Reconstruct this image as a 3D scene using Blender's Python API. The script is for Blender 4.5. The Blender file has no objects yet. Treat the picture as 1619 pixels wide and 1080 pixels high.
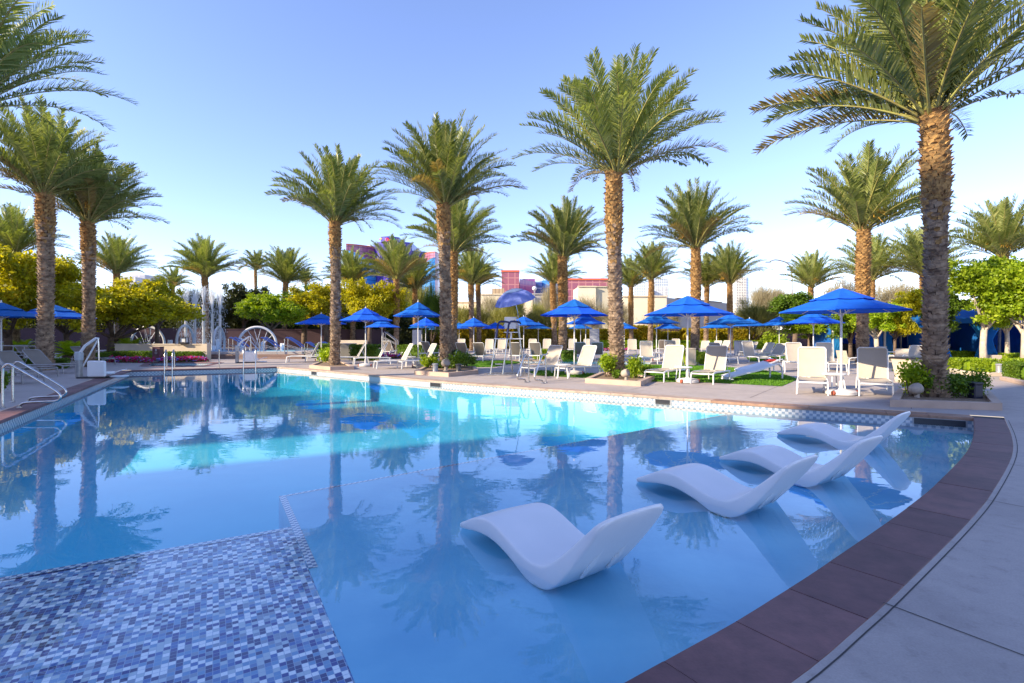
import bpy, math, random
import numpy as np
from mathutils import Vector, Matrix, noise
from mathutils.geometry import tessellate_polygon
R = math.radians
scene = bpy.context.scene
COL = scene.collection
rnd = random.Random(7)

# ------------------------------------------------------------ camera, sky, sun, exposure
EYE, F, HY, CX = 1.5, 810.0, 530.0, 809.5          # eye height, focal length in pixels of the photo, horizon row, centre column
cam_data = bpy.data.cameras.new('camera')
cam_data.sensor_width = 36.0
cam_data.lens = 36.0 * F / 1619.0
cam_data.shift_y = -(540.0 - HY) / 1619.0
cam_data.clip_start, cam_data.clip_end = 0.05, 4000.0
cam = bpy.data.objects.new('camera', cam_data)
cam.location = (0, 0, EYE)
cam.rotation_euler = (R(90), 0, 0)
COL.objects.link(cam)
scene.camera = cam

SUN_EL = 27.0
SUN_AZ = math.atan2(-0.44, -0.90)                  # direction towards the sun, from +x
sun_dir = Vector((math.cos(SUN_AZ) * math.cos(R(SUN_EL)), math.sin(SUN_AZ) * math.cos(R(SUN_EL)), math.sin(R(SUN_EL))))
world = bpy.data.worlds.new('World')
scene.world = world
world.use_nodes = True
wt = world.node_tree
sky = wt.nodes.new('ShaderNodeTexSky')
sky.sky_type = 'NISHITA'
sky.sun_disc = False
sky.sun_elevation = R(SUN_EL)
sky.sun_rotation = math.atan2(sun_dir.x, sun_dir.y)
sky.altitude = 600
sky.air_density = 1.0
sky.dust_density = 0.35
sky.ozone_density = 3.5
bg = wt.nodes['Background']
bg.inputs['Strength'].default_value = 0.14
tint = wt.nodes.new('ShaderNodeMix'); tint.data_type = 'RGBA'; tint.blend_type = 'MULTIPLY'
tint.inputs[0].default_value = 1.0
tint.inputs[7].default_value = (1.06, 0.91, 1.0, 1)         # the photograph's sky leans to periwinkle
wt.links.new(sky.outputs[0], tint.inputs[6])
wt.links.new(tint.outputs[2], bg.inputs['Color'])
sd = bpy.data.lights.new('sun', 'SUN')
sd.energy = 3.8
sd.angle = R(0.5)
sd.color = (1.0, 0.84, 0.60)
sun = bpy.data.objects.new('sun', sd)
sun.rotation_euler = (-sun_dir).to_track_quat('-Z', 'Y').to_euler()
COL.objects.link(sun)
scene.view_settings.view_transform = 'Standard'
scene.view_settings.look = 'None'
scene.view_settings.exposure = 1.42
scene.view_settings.gamma = 1.0
scene.render.engine = 'CYCLES'
scene.cycles.use_denoising = True
scene.cycles.max_bounces = 8
scene.cycles.transparent_max_bounces = 24
scene.cycles.caustics_reflective = False
scene.cycles.caustics_refractive = False
scene.cycles.sample_clamp_indirect = 6.0

# ------------------------------------------------------------ measuring helpers
def gp(px, py, z=0.0):
    d = F * (EYE - z) / (py - HY)
    return Vector(((px - CX) * d / F, d, z))
def at(px, d, z=0.0):
    return Vector(((px - CX) * d / F, d, z))
def zof(py, d):
    return EYE - (py - HY) * d / F

# ------------------------------------------------------------ materials
MATS = {}
def nmat(name):
    m = bpy.data.materials.new(name)
    m.use_nodes = True
    nt = m.node_tree
    return m, nt, nt.nodes['Principled BSDF']
def nd(nt, t, **kw):
    n = nt.nodes.new(t)
    for k, v in kw.items():
        setattr(n, k, v)
    return n
def ramp(nt, fac, stops, interp='LINEAR'):
    r = nd(nt, 'ShaderNodeValToRGB')
    r.color_ramp.interpolation = interp
    e = r.color_ramp.elements
    while len(e) < len(stops):
        e.new(0.5)
    for i, (p, c) in enumerate(stops):
        e[i].position = p
        e[i].color = (c[0], c[1], c[2], 1)
    nt.links.new(fac, r.inputs[0])
    return r
def pm(name, c1, c2=None, scale=3.0, rough=0.6, bump=0.0, bscale=None, metallic=0.0, detail=4, obj_coords=True, stops=(0.35, 0.65)):
    """principled material: two colours mixed by noise, optional bump"""
    if name in MATS:
        return MATS[name]
    m, nt, b = nmat(name)
    b.inputs['Roughness'].default_value = rough
    b.inputs['Metallic'].default_value = metallic
    tc = nd(nt, 'ShaderNodeTexCoord')
    src = tc.outputs['Object'] if obj_coords else nd(nt, 'ShaderNodeNewGeometry').outputs['Position']
    if c2 is None:
        c2 = tuple(v * 0.88 for v in c1)
    n = nd(nt, 'ShaderNodeTexNoise')
    n.inputs['Scale'].default_value = scale
    n.inputs['Detail'].default_value = detail
    nt.links.new(src, n.inputs['Vector'])
    r = ramp(nt, n.outputs[0], [(stops[0], c1), (stops[1], c2)])
    nt.links.new(r.outputs[0], b.inputs['Base Color'])
    if bump:
        n2 = nd(nt, 'ShaderNodeTexNoise')
        n2.inputs['Scale'].default_value = bscale or scale * 6
        n2.inputs['Detail'].default_value = 5
        nt.links.new(src, n2.inputs['Vector'])
        bp = nd(nt, 'ShaderNodeBump')
        bp.inputs['Strength'].default_value = bump
        bp.inputs['Distance'].default_value = 0.02
        nt.links.new(n2.outputs[0], bp.inputs['Height'])
        nt.links.new(bp.outputs[0], b.inputs['Normal'])
    MATS[name] = m
    return m
def leaf_mat(name, stops, trans=0.35, rough=0.5, spec=0.4, tint=None, big=0.0):
    """foliage: colour picked per leaf (and drifting through the crown), partly translucent"""
    m, nt, b = nmat(name)
    g = nd(nt, 'ShaderNodeNewGeometry')
    oi = nd(nt, 'ShaderNodeObjectInfo')
    fac = g.outputs['Random Per Island']
    n = nd(nt, 'ShaderNodeTexNoise')
    n.inputs['Scale'].default_value = 0.9
    n.inputs['Detail'].default_value = 2
    nt.links.new(g.outputs['Position'], n.inputs['Vector'])
    mx = nd(nt, 'ShaderNodeMix')
    mx.data_type = 'FLOAT'
    mx.inputs[0].default_value = 0.5
    nt.links.new(fac, mx.inputs[2]); nt.links.new(n.outputs[0], mx.inputs[3])
    r = ramp(nt, mx.outputs[0], stops)
    hs = nd(nt, 'ShaderNodeHueSaturation')
    mr = nd(nt, 'ShaderNodeMapRange')
    mr.inputs[3].default_value = 0.85; mr.inputs[4].default_value = 1.15
    nt.links.new(oi.outputs['Random'], mr.inputs[0])
    nt.links.new(mr.outputs[0], hs.inputs['Value'])
    nt.links.new(r.outputs[0], hs.inputs['Color'])
    nt.links.new(hs.outputs[0], b.inputs['Base Color'])
    b.inputs['Roughness'].default_value = rough
    b.inputs['Specular IOR Level'].default_value = spec
    tr = nd(nt, 'ShaderNodeBsdfTranslucent')
    hs2 = nd(nt, 'ShaderNodeMix'); hs2.data_type = 'RGBA'; hs2.blend_type = 'MULTIPLY'
    hs2.inputs[0].default_value = 1.0
    hs2.inputs[7].default_value = (tint or (1.3, 1.25, 0.5)) + (1,)
    nt.links.new(hs.outputs[0], hs2.inputs[6])
    nt.links.new(hs2.outputs[2], tr.inputs['Color'])
    ms = nd(nt, 'ShaderNodeMixShader')
    ms.inputs[0].default_value = trans
    nt.links.new(b.outputs[0], ms.inputs[1]); nt.links.new(tr.outputs[0], ms.inputs[2])
    nt.links.new(ms.outputs[0], nt.nodes['Material Output'].inputs['Surface'])
    return m

# ------------------------------------------------------------ object helpers
def link(name, data, parent=None, loc=None):
    o = bpy.data.objects.new(name, data)
    COL.objects.link(o)
    if parent is not None:
        o.parent = parent
    if loc is not None:
        o.location = loc
    return o
def tag(o, label=None, cat=None, group=None, kind=None):
    if label: o['label'] = label
    if cat: o['category'] = cat
    if group: o['group'] = group
    if kind: o['kind'] = kind
    return o
def thing(name, label, cat, loc=(0, 0, 0), rz=0.0, group=None, scale=None):
    o = link(name, None, None, loc)
    o.empty_display_size = 0.3
    o.rotation_euler = (0, 0, rz)
    if scale is not None:
        o.scale = scale if hasattr(scale, '__len__') else (scale,) * 3
    return tag(o, label, cat, group)
def dup(root, label, loc, rz=0.0, scale=None, group=None):
    """copy of a thing with copies of its parts and sub-parts"""
    r = root.copy(); COL.objects.link(r)
    r.location = loc; r.rotation_euler = (0, 0, rz)
    if scale is not None:
        r.scale = scale if hasattr(scale, '__len__') else (scale,) * 3
    r['label'] = label
    if group: r['group'] = group
    for ch in list(root.children):
        c = ch.copy(); COL.objects.link(c); c.parent = r
        for g_ in list(ch.children):
            d = g_.copy(); COL.objects.link(d); d.parent = c
    return r

class MB:
    def __init__(s):
        s.v = []; s.f = []; s.m = []; s.uv = None
    def add(s, vs, fs, mi=0, M=None):
        b = len(s.v)
        assert all(max(f) < len(vs) for f in fs)
        if M is not None:
            vs = [M @ Vector(p) for p in vs]
        s.v += [tuple(p) for p in vs]
        s.f += [tuple(b + i for i in f) for f in fs]
        s.m += [mi] * len(fs)
        return s
    def box(s, c, size, mi=0, M=None, rz=0.0, ch=0.0):
        """box centred at c; ch = chamfer of all edges"""
        x, y, z = (v / 2 for v in size)
        Rz = Matrix.Rotation(rz, 4, 'Z')
        T = Matrix.Translation(c) @ Rz
        if M is not None: T = M @ T
        if ch <= 0:
            vs = [(sx * x, sy * y, sz * z) for sz in (-1, 1) for sy in (-1, 1) for sx in (-1, 1)]
            fs = [(0, 2, 3, 1), (4, 5, 7, 6), (0, 1, 5, 4), (2, 6, 7, 3), (0, 4, 6, 2), (1, 3, 7, 5)]
            return s.add(vs, fs, mi, T)
        ch = min(ch, x * .9, y * .9, z * .9)
        prof = []
        for zz, k in ((-z, ch), (-z + ch, 0), (z - ch, 0), (z, ch)):
            xx, yy = x - k, y - k
            c2 = ch if k == 0 else ch * 0.4
            prof.append([(xx - c2, -yy, zz), (xx, -yy + c2, zz), (xx, yy - c2, zz), (xx - c2, yy, zz), (-xx + c2, yy, zz), (-xx, yy - c2, zz), (-xx, -yy + c2, zz), (-xx + c2, -yy, zz)])
        vs = [p for r_ in prof for p in r_]
        fs = []
        for i in range(3):
            for j in range(8):
                a = i * 8 + j; b = i * 8 + (j + 1) % 8
                fs.append((a, b, b + 8, a + 8))
        fs.append(tuple(range(7, -1, -1))); fs.append(tuple(24 + j for j in range(8)))
        return s.add(vs, fs, mi, T)
    def tube(s, pts, r, n=8, mi=0, M=None, caps=True, flat=None):
        """tube along points; r a number or a list; flat=(a,b) squashes the section"""
        pts = [Vector(p) for p in pts]
        rs = r if hasattr(r, '__len__') else [r] * len(pts)
        up = Vector((0, 0, 1))
        t0 = (pts[1] - pts[0]).normalized()
        if abs(t0.dot(up)) > 0.9: up = Vector((0, 1, 0))
        u = t0.cross(up).normalized()
        vs = []
        for i, p in enumerate(pts):
            a = pts[max(i - 1, 0)]; b = pts[min(i + 1, len(pts) - 1)]
            t = (b - a).normalized()
            u = (u - t * u.dot(t)).normalized()
            w = t.cross(u)
            fa, fb = flat or (1, 1)
            for k in range(n):
                an = 2 * math.pi * (k + .5) / n
                vs.append(p + u * (math.cos(an) * rs[i] * fa) + w * (math.sin(an) * rs[i] * fb))
        fs = []
        for i in range(len(pts) - 1):
            for k in range(n):
                a = i * n + k; b = i * n + (k + 1) % n
                fs.append((a, b, b + n, a + n))
        if caps:
            fs.append(tuple(range(n - 1, -1, -1)))
            fs.append(tuple((len(pts) - 1) * n + k for k in range(n)))
        return s.add(vs, fs, mi, M)
    def lathe(s, prof, n=16, mi=0, M=None, c=(0, 0), caps=True):
        vs = []
        for r_, z in prof:
            r_ = max(r_, 0.002)
            for k in range(n):
                an = 2 * math.pi * k / n
                vs.append((c[0] + r_ * math.cos(an), c[1] + r_ * math.sin(an), z))
        fs = []
        for i in range(len(prof) - 1):
            for k in range(n):
                a = i * n + k; b = i * n + (k + 1) % n
                fs.append((a, b, b + n, a + n))
        if caps:
            fs.append(tuple(range(n - 1, -1, -1)))
            fs.append(tuple((len(prof) - 1) * n + k for k in range(n)))
        return s.add(vs, fs, mi, M)
    def prism(s, poly, z0, z1, mi=0, M=None, mi_top=None, bottom=True, top=True):
        n = len(poly)
        area = sum(poly[i][0] * poly[(i + 1) % n][1] - poly[(i + 1) % n][0] * poly[i][1] for i in range(n))
        if area < 0: poly = list(reversed(poly))
        vs = [(p[0], p[1], z0) for p in poly] + [(p[0], p[1], z1) for p in poly]
        s.add(vs, [(i, (i + 1) % n, n + (i + 1) % n, n + i) for i in range(n)], mi, M)
        tri = tessellate_polygon([[Vector((p[0], p[1], 0)) for p in poly]])
        def orient(t):
            a, b, c = (poly[i] for i in t)
            return t if (b[0]-a[0])*(c[1]-a[1]) - (c[0]-a[0])*(b[1]-a[1]) > 0 else (t[0], t[2], t[1])
        tri = [orient(t) for t in tri]
        if top: s.add(vs[n:], tri, mi if mi_top is None else mi_top, M)
        if bottom: s.add(vs[:n], [tuple(reversed(t)) for t in tri], mi, M)
        return s
    def mesh(s, name, mats, smooth=False, angle=None):
        me = bpy.data.meshes.new(name)
        me.from_pydata(s.v, [], s.f)
        for m in (mats if isinstance(mats, (list, tuple)) else [mats]):
            me.materials.append(m)
        if any(s.m): me.polygons.foreach_set('material_index', s.m)
        if smooth:
            me.shade_smooth()
            if angle: me.set_sharp_from_angle(angle=R(angle))
        me.update()
        return me
    def build(s, name, mats, parent=None, smooth=False, loc=None, angle=40):
        return link(name, s.mesh(name, mats, smooth, angle), parent, loc)

def np_mesh(name, V, Q, mats, midx=None):
    """mesh from arrays: V (n,3), Q (m,4)"""
    me = bpy.data.meshes.new(name)
    me.vertices.add(len(V)); me.vertices.foreach_set('co', np.asarray(V, dtype=np.float32).ravel())
    m_ = len(Q)
    me.loops.add(m_ * 4); me.loops.foreach_set('vertex_index', np.asarray(Q, dtype=np.int32).ravel())
    me.polygons.add(m_)
    me.polygons.foreach_set('loop_start', np.arange(0, m_ * 4, 4, dtype=np.int32))
    me.polygons.foreach_set('loop_total', np.full(m_, 4, dtype=np.int32))
    for m in mats: me.materials.append(m)
    if midx is not None: me.polygons.foreach_set('material_index', np.asarray(midx, dtype=np.int32))
    me.update(calc_edges=True)
    return me
def smooth_path(pts, per=6, closed=False):
    """Catmull-Rom through the points"""
    P = [Vector(p) for p in pts]; n = len(P); out = []
    rng = range(n) if closed else range(n - 1)
    for i in rng:
        p0 = P[(i - 1) % n] if closed or i > 0 else P[0] * 2 - P[1]
        p1, p2 = P[i], P[(i + 1) % n]
        p3 = P[(i + 2) % n] if closed or i + 2 < n else P[-1] * 2 - P[-2]
        for k in range(per):
            t = k / per
            out.append(0.5 * ((2 * p1) + (p2 - p0) * t + (2 * p0 - 5 * p1 + 4 * p2 - p3) * t * t + (3 * p1 - p0 - 3 * p2 + p3) * t ** 3))
    if not closed: out.append(P[-1])
    return out

# ------------------------------------------------------------ palette
M_white = pm('white_powder_coat', (0.80, 0.80, 0.78), (0.74, 0.74, 0.72), 6, 0.35)
M_steel = pm('stainless_steel', (0.62, 0.61, 0.60), (0.5, 0.5, 0.5), 8, 0.22, metallic=1.0)
M_grey = pm('grey_metal', (0.34, 0.34, 0.35), (0.28, 0.28, 0.29), 8, 0.4, metallic=0.3)
M_black = pm('black_plastic', (0.025, 0.025, 0.03), None, 8, 0.35)
M_plastic = pm('white_moulded_plastic', (0.80, 0.79, 0.80), (0.75, 0.75, 0.76), 2.5, 0.42, bump=0.06, bscale=120)
M_beige = pm('beige_stucco', (0.60, 0.50, 0.38), (0.53, 0.44, 0.33), 1.5, 0.85, bump=0.3, bscale=40)
M_tanstone = pm('tan_cast_stone', (0.50, 0.37, 0.29), (0.42, 0.31, 0.24), 2.2, 0.75, bump=0.25, bscale=30)
M_soil = pm('planter_mulch', (0.16, 0.10, 0.06), (0.28, 0.20, 0.13), 22, 0.95, bump=0.8, bscale=60)
M_maroon = pm('maroon_wall_paint', (0.085, 0.045, 0.055), (0.07, 0.038, 0.046), 0.8, 0.8, bump=0.15)
# ------------------------------------------------------------ pool outline (inner face of the coping), counter-clockwise
NEAR = [(-6.5, 3.4), (-4.2, 1.7), (-2.0, 1.2), (-0.5, 1.6), (0.89, 2.48), (1.54, 2.95), (2.05, 3.34), (3.31, 4.34), (4.32, 5.19), (5.92, 6.64), (7.09, 7.84), (8.40, 9.30)]
near_pts = [(p.x, p.y) for p in smooth_path([(x, y, 0) for x, y in NEAR], 4)]
DIAG = [(8.40, 9.30), (5.58, 11.05), (3.04, 12.93), (-0.2, 15.1), (-2.6, 16.9), (-6.8, 20.6), (-11.1, 24.2)]
diag_pts = [(p.x, p.y) for p in smooth_path([(x, y, 0) for x, y in DIAG], 5)]
FARW = [(-11.1, 24.2), (-16.2, 21.7)]
LEFT = [(-16.2, 21.7), (-9.0, 9.0), (-6.5, 3.4)]
left_pts = [(-16.2, 21.7), (-13.8, 17.4), (-11.4, 13.2), (-9.0, 9.0), (-7.6, 6.0), (-6.5, 3.4)]
POOL = near_pts[:-1] + diag_pts[:-1] + [FARW[0]] + left_pts[:-1]
WZ = -0.15          # water level
SZ = -0.25          # shelf floor
DZ = -0.95          # deep floor

def offset(poly, dist, closed=True):
    """points moved sideways to the right-hand side (outwards for a counter-clockwise outline)"""
    n = len(poly); out = []
    for i in range(n):
        a = Vector(poly[(i - 1) % n] if closed or i > 0 else poly[i]); b = Vector(poly[i]); c = Vector(poly[(i + 1) % n] if closed or i < n - 1 else poly[i])
        d1 = (b - a); d2 = (c - b)
        if d1.length < 1e-6: d1 = d2
        if d2.length < 1e-6: d2 = d1
        d1.normalize(); d2.normalize()
        n1 = Vector((d1.y, -d1.x)); n2 = Vector((d2.y, -d2.x))
        m_ = (n1 + n2); m_.normalize()
        k = dist / max(0.5, m_.dot(n1))
        out.append((b.x + m_.x * k, b.y + m_.y * k))
    return out

# materials of the deck
def deck_material():
    m, nt, b = nmat('broomed_concrete')
    g = nd(nt, 'ShaderNodeNewGeometry')
    n1 = nd(nt, 'ShaderNodeTexNoise'); n1.inputs['Scale'].default_value = 0.55; n1.inputs['Detail'].default_value = 6
    n1.inputs['Roughness'].default_value = 0.6
    n2 = nd(nt, 'ShaderNodeTexNoise'); n2.inputs['Scale'].default_value = 90; n2.inputs['Detail'].default_value = 3
    nt.links.new(g.outputs['Position'], n1.inputs['Vector']); nt.links.new(g.outputs['Position'], n2.inputs['Vector'])
    r = ramp(nt, n1.outputs[0], [(0.28, (0.31, 0.265, 0.25)), (0.50, (0.43, 0.372, 0.345)), (0.74, (0.35, 0.305, 0.285))])
    mx = nd(nt, 'ShaderNodeMix'); mx.data_type = 'RGBA'; mx.blend_type = 'MULTIPLY'; mx.inputs[0].default_value = 0.35
    r2 = ramp(nt, n2.outputs[0], [(0.3, (0.6, 0.6, 0.6)), (0.7, (1, 1, 1))])
    nt.links.new(r.outputs[0], mx.inputs[6]); nt.links.new(r2.outputs[0], mx.inputs[7])
    n4 = nd(nt, 'ShaderNodeTexNoise'); n4.inputs['Scale'].default_value = 6.5; n4.inputs['Detail'].default_value = 9; n4.inputs['Roughness'].default_value = 0.72
    nt.links.new(g.outputs['Position'], n4.inputs['Vector'])
    r4 = ramp(nt, n4.outputs[0], [(0.30, (0.74, 0.73, 0.72)), (0.44, (0.97, 0.97, 0.97)), (0.66, (1.06, 1.05, 1.04))])
    m4 = nd(nt, 'ShaderNodeMix'); m4.data_type = 'RGBA'; m4.blend_type = 'MULTIPLY'; m4.inputs[0].default_value = 1
    nt.links.new(mx.outputs[2], m4.inputs[6]); nt.links.new(r4.outputs[0], m4.inputs[7])
    nt.links.new(m4.outputs[2], b.inputs['Base Color'])
    b.inputs['Roughness'].default_value = 0.7
    bp = nd(nt, 'ShaderNodeBump'); bp.inputs['Strength'].default_value = 0.25; bp.inputs['Distance'].default_value = 0.004
    nt.links.new(n2.outputs[0], bp.inputs['Height']); nt.links.new(bp.outputs[0], b.inputs['Normal'])
    return m
M_deck = deck_material()
M_ground = pm('desert_ground', (0.30, 0.25, 0.19), (0.22, 0.19, 0.14), 0.05, 0.95, obj_coords=False)
M_joint = pm('joint_sealant', (0.05, 0.045, 0.045), None, 10, 0.8)
def slab_mat(name, c1, c2, c3):
    m, nt, b = nmat(name)
    g = nd(nt, 'ShaderNodeNewGeometry')
    rr = ramp(nt, g.outputs['Random Per Island'], [(0.0, c1), (0.5, c2), (1.0, c3)])
    n2 = nd(nt, 'ShaderNodeTexNoise'); n2.inputs['Scale'].default_value = 5; n2.inputs['Detail'].default_value = 8; n2.inputs['Roughness'].default_value = 0.7
    nt.links.new(g.outputs['Position'], n2.inputs['Vector'])
    r2 = ramp(nt, n2.outputs[0], [(0.28, (0.60, 0.60, 0.62)), (0.5, (0.95, 0.94, 0.93)), (0.72, (1.25, 1.2, 1.16))])
    mx = nd(nt, 'ShaderNodeMix'); mx.data_type = 'RGBA'; mx.blend_type = 'MULTIPLY'; mx.inputs[0].default_value = 1
    nt.links.new(rr.outputs[0], mx.inputs[6]); nt.links.new(r2.outputs[0], mx.inputs[7])
    nt.links.new(mx.outputs[2], b.inputs['Base Color'])
    b.inputs['Roughness'].default_value = 0.6
    n3 = nd(nt, 'ShaderNodeTexNoise'); n3.inputs['Scale'].default_value = 60; n3.inputs['Detail'].default_value = 4
    nt.links.new(g.outputs['Position'], n3.inputs['Vector'])
    bp = nd(nt, 'ShaderNodeBump'); bp.inputs['Strength'].default_value = 0.3; bp.inputs['Distance'].default_value = 0.004
    nt.links.new(n3.outputs[0], bp.inputs['Height']); nt.links.new(bp.outputs[0], b.inputs['Normal'])
    return m
M_cop_dark = slab_mat('plum_coping_slab', (0.12, 0.056, 0.060), (0.155, 0.072, 0.076), (0.20, 0.096, 0.096))
M_cop_tan = slab_mat('tan_coping_slab', (0.40, 0.29, 0.22), (0.45, 0.335, 0.255), (0.36, 0.27, 0.21))

def tile_uv_mat(name, ca, cb, grout, size):
    """checker of small tiles laid by UV (u metres along, v metres up) with grout lines"""
    m, nt, b = nmat(name)
    uv = nd(nt, 'ShaderNodeUVMap'); uv.uv_map = 'UVMap'
    ch = nd(nt, 'ShaderNodeTexChecker'); ch.inputs['Scale'].default_value = 1.0 / size
    ch.inputs['Color1'].default_value = ca + (1,); ch.inputs['Color2'].default_value = cb + (1,)
    mp = nd(nt, 'ShaderNodeVectorMath', operation='ADD'); mp.inputs[1].default_value = (100 * size, 100 * size, 0.013 * size)
    nt.links.new(uv.outputs[0], mp.inputs[0]); nt.links.new(mp.outputs[0], ch.inputs['Vector'])
    br = nd(nt, 'ShaderNodeTexBrick'); br.offset = 0.0; br.inputs['Scale'].default_value = 1.0
    br.inputs['Brick Width'].default_value = size; br.inputs['Row Height'].default_value = size
    br.inputs['Mortar Size'].default_value = size * 0.05; br.inputs['Mortar Smooth'].default_value = 0.1
    br.inputs['Color1'].default_value = (0, 0, 0, 1); br.inputs['Color2'].default_value = (0, 0, 0, 1); br.inputs['Mortar'].default_value = (1, 1, 1, 1)
    nt.links.new(mp.outputs[0], br.inputs['Vector'])
    mx = nd(nt, 'ShaderNodeMix'); mx.data_type = 'RGBA'
    nt.links.new(br.outputs['Fac'], mx.inputs[0]); nt.links.new(ch.outputs['Color'], mx.inputs[6]); mx.inputs[7].default_value = grout + (1,)
    nt.links.new(mx.outputs[2], b.inputs['Base Color'])
    b.inputs['Roughness'].default_value = 0.25
    return m
M_checker = tile_uv_mat('checker_pool_tile', (0.60, 0.60, 0.60), (0.25, 0.31, 0.38), (0.5, 0.5, 0.5), 0.064)
M_nosing = tile_uv_mat('step_nosing_tile', (0.66, 0.68, 0.72), (0.11, 0.17, 0.34), (0.45, 0.5, 0.55), 0.033)
M_plaster = pm('pool_plaster', (0.15, 0.62, 0.76), (0.11, 0.55, 0.71), 0.7, 0.55, obj_coords=False, detail=8)
M_plaster_shelf = pm('shelf_plaster', (0.19, 0.54, 0.72), (0.10, 0.41, 0.62), 1.3, 0.55, obj_coords=False, detail=9, bump=0.2, bscale=12)
def mosaic_material(ang):
    m, nt, b = nmat('blue_glass_mosaic')
    g = nd(nt, 'ShaderNodeNewGeometry')
    mp = nd(nt, 'ShaderNodeMapping'); mp.inputs['Rotation'].default_value = (0, 0, ang)
    mp.inputs['Scale'].default_value = (1 / 0.034, 1 / 0.034, 1)
    nt.links.new(g.outputs['Position'], mp.inputs['Vector'])
    sep = nd(nt, 'ShaderNodeSeparateXYZ'); nt.links.new(mp.outputs[0], sep.inputs[0])
    fl = []; ed = []
    for k in (0, 1):
        f_ = nd(nt, 'ShaderNodeMath', operation='FLOOR'); nt.links.new(sep.outputs[k], f_.inputs[0]); fl.append(f_)
        fr = nd(nt, 'ShaderNodeMath', operation='FRACT'); nt.links.new(sep.outputs[k], fr.inputs[0])
        a = nd(nt, 'ShaderNodeMath', operation='SUBTRACT'); nt.links.new(fr.outputs[0], a.inputs[0]); a.inputs[1].default_value = 0.5
        c = nd(nt, 'ShaderNodeMath', operation='ABSOLUTE'); nt.links.new(a.outputs[0], c.inputs[0]); ed.append(c)
    mxx = nd(nt, 'ShaderNodeMath', operation='MAXIMUM'); nt.links.new(ed[0].outputs[0], mxx.inputs[0]); nt.links.new(ed[1].outputs[0], mxx.inputs[1])
    gt = nd(nt, 'ShaderNodeMath', operation='GREATER_THAN'); nt.links.new(mxx.outputs[0], gt.inputs[0]); gt.inputs[1].default_value = 0.46
    cb = nd(nt, 'ShaderNodeCombineXYZ'); nt.links.new(fl[0].outputs[0], cb.inputs[0]); nt.links.new(fl[1].outputs[0], cb.inputs[1])
    wn = nd(nt, 'ShaderNodeTexWhiteNoise'); wn.noise_dimensions = '2D'; nt.links.new(cb.outputs[0], wn.inputs[0])
    r = ramp(nt, wn.outputs['Value'], [(0.0, (0.002, 0.010, 0.14)), (0.17, (0.003, 0.018, 0.22)), (0.27, (0.03, 0.12, 0.38)), (0.36, (0.14, 0.30, 0.50)), (0.52, (0.46, 0.55, 0.60)), (0.64, (0.22, 0.29, 0.40)), (0.72, (0.86, 0.86, 0.86)), (0.93, (0.10, 0.20, 0.42))], 'CONSTANT')
    mx = nd(nt, 'ShaderNodeMix'); mx.data_type = 'RGBA'
    nt.links.new(gt.outputs[0], mx.inputs[0]); nt.links.new(r.outputs[0], mx.inputs[6]); mx.inputs[7].default_value = (0.33, 0.42, 0.54, 1)
    nt.links.new(mx.outputs[2], b.inputs['Base Color'])
    b.inputs['Roughness'].default_value = 0.3
    return m
# axes of the shelf: A along the mosaic's far edge, B towards the camera
C0 = Vector((-2.53, 5.56)); Bv = Vector((1.91, -3.27)).normalized(); Av = Vector((4.58, 3.62)).normalized()
Mv = Vector((-Bv.y, Bv.x)) * -1   # towards the left along the mosaic's edge
if Mv.x > 0: Mv = -Mv
M_mosaic = mosaic_material(-math.atan2(Bv.y, Bv.x))

# ---- ground: one sheet to the horizon with the pool openings cut out
SPA = [gp(232, 579), gp(312, 580), gp(345, 573.5), gp(240, 573.2)]
SPA = [(p.x, p.y) for p in SPA]
BACKPOOL = [(-1.6, 26.6), (6.8, 25.4), (8.0, 29.2), (-1.2, 30.6)]
def flat_sheet(name, outer, holes, z, mat, kind='structure'):
    lists = [[Vector((x, y, 0)) for x, y in outer]] + [[Vector((x, y, 0)) for x, y in h] for h in holes]
    tri = tessellate_polygon(lists)
    vs = [(p.x, p.y, z) for l in lists for p in l]
    out = []
    for t in tri:
        a, b, c = (vs[i] for i in t)
        cr = (b[0]-a[0])*(c[1]-a[1]) - (c[0]-a[0])*(b[1]-a[1])
        if abs(cr) < 1e-9: continue
        out.append(t if cr > 0 else (t[0], t[2], t[1]))
    mb = MB().add(vs, out)
    return tag(mb.build(name, mat), kind=kind)
pool_cut = offset(POOL, 0.40)
spa_cut = offset(SPA, 0.0)
DECK = [(-60, -14), (60, -14), (60, 62), (-60, 62)]
flat_sheet('pool_deck', DECK, [pool_cut, SPA, BACKPOOL], 0.0, M_deck)
flat_sheet('ground', [(-2500, -300), (2500, -300), (2500, 3200), (-2500, 3200)], [DECK], -0.004, M_ground)

def strip_wall(mb, pts, z0, z1, mi, u0=0.0, closed=False, uvs=None, flip=False):
    """vertical wall along points; collects UVs in metres"""
    n = len(pts); u = u0
    for i in range(n if closed else n - 1):
        a = pts[i]; b = pts[(i + 1) % n]
        L = math.dist(a, b)
        q = [(a[0], a[1], z0), (b[0], b[1], z0), (b[0], b[1], z1), (a[0], a[1], z1)]
        uv = [(u, z0), (u + L, z0), (u + L, z1), (u, z1)]
        if flip: q = q[::-1]; uv = uv[::-1]
        mb.add(q, [(0, 1, 2, 3)], mi)
        if uvs is not None: uvs += uv
        u += L
def uv_build(mb, uvs, name, mats, parent=None):
    o = mb.build(name, mats, parent)
    lay = o.data.uv_layers.new(name='UVMap')
    lay.data.foreach_set('uv', [c for p in uvs for c in p])
    return o
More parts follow.
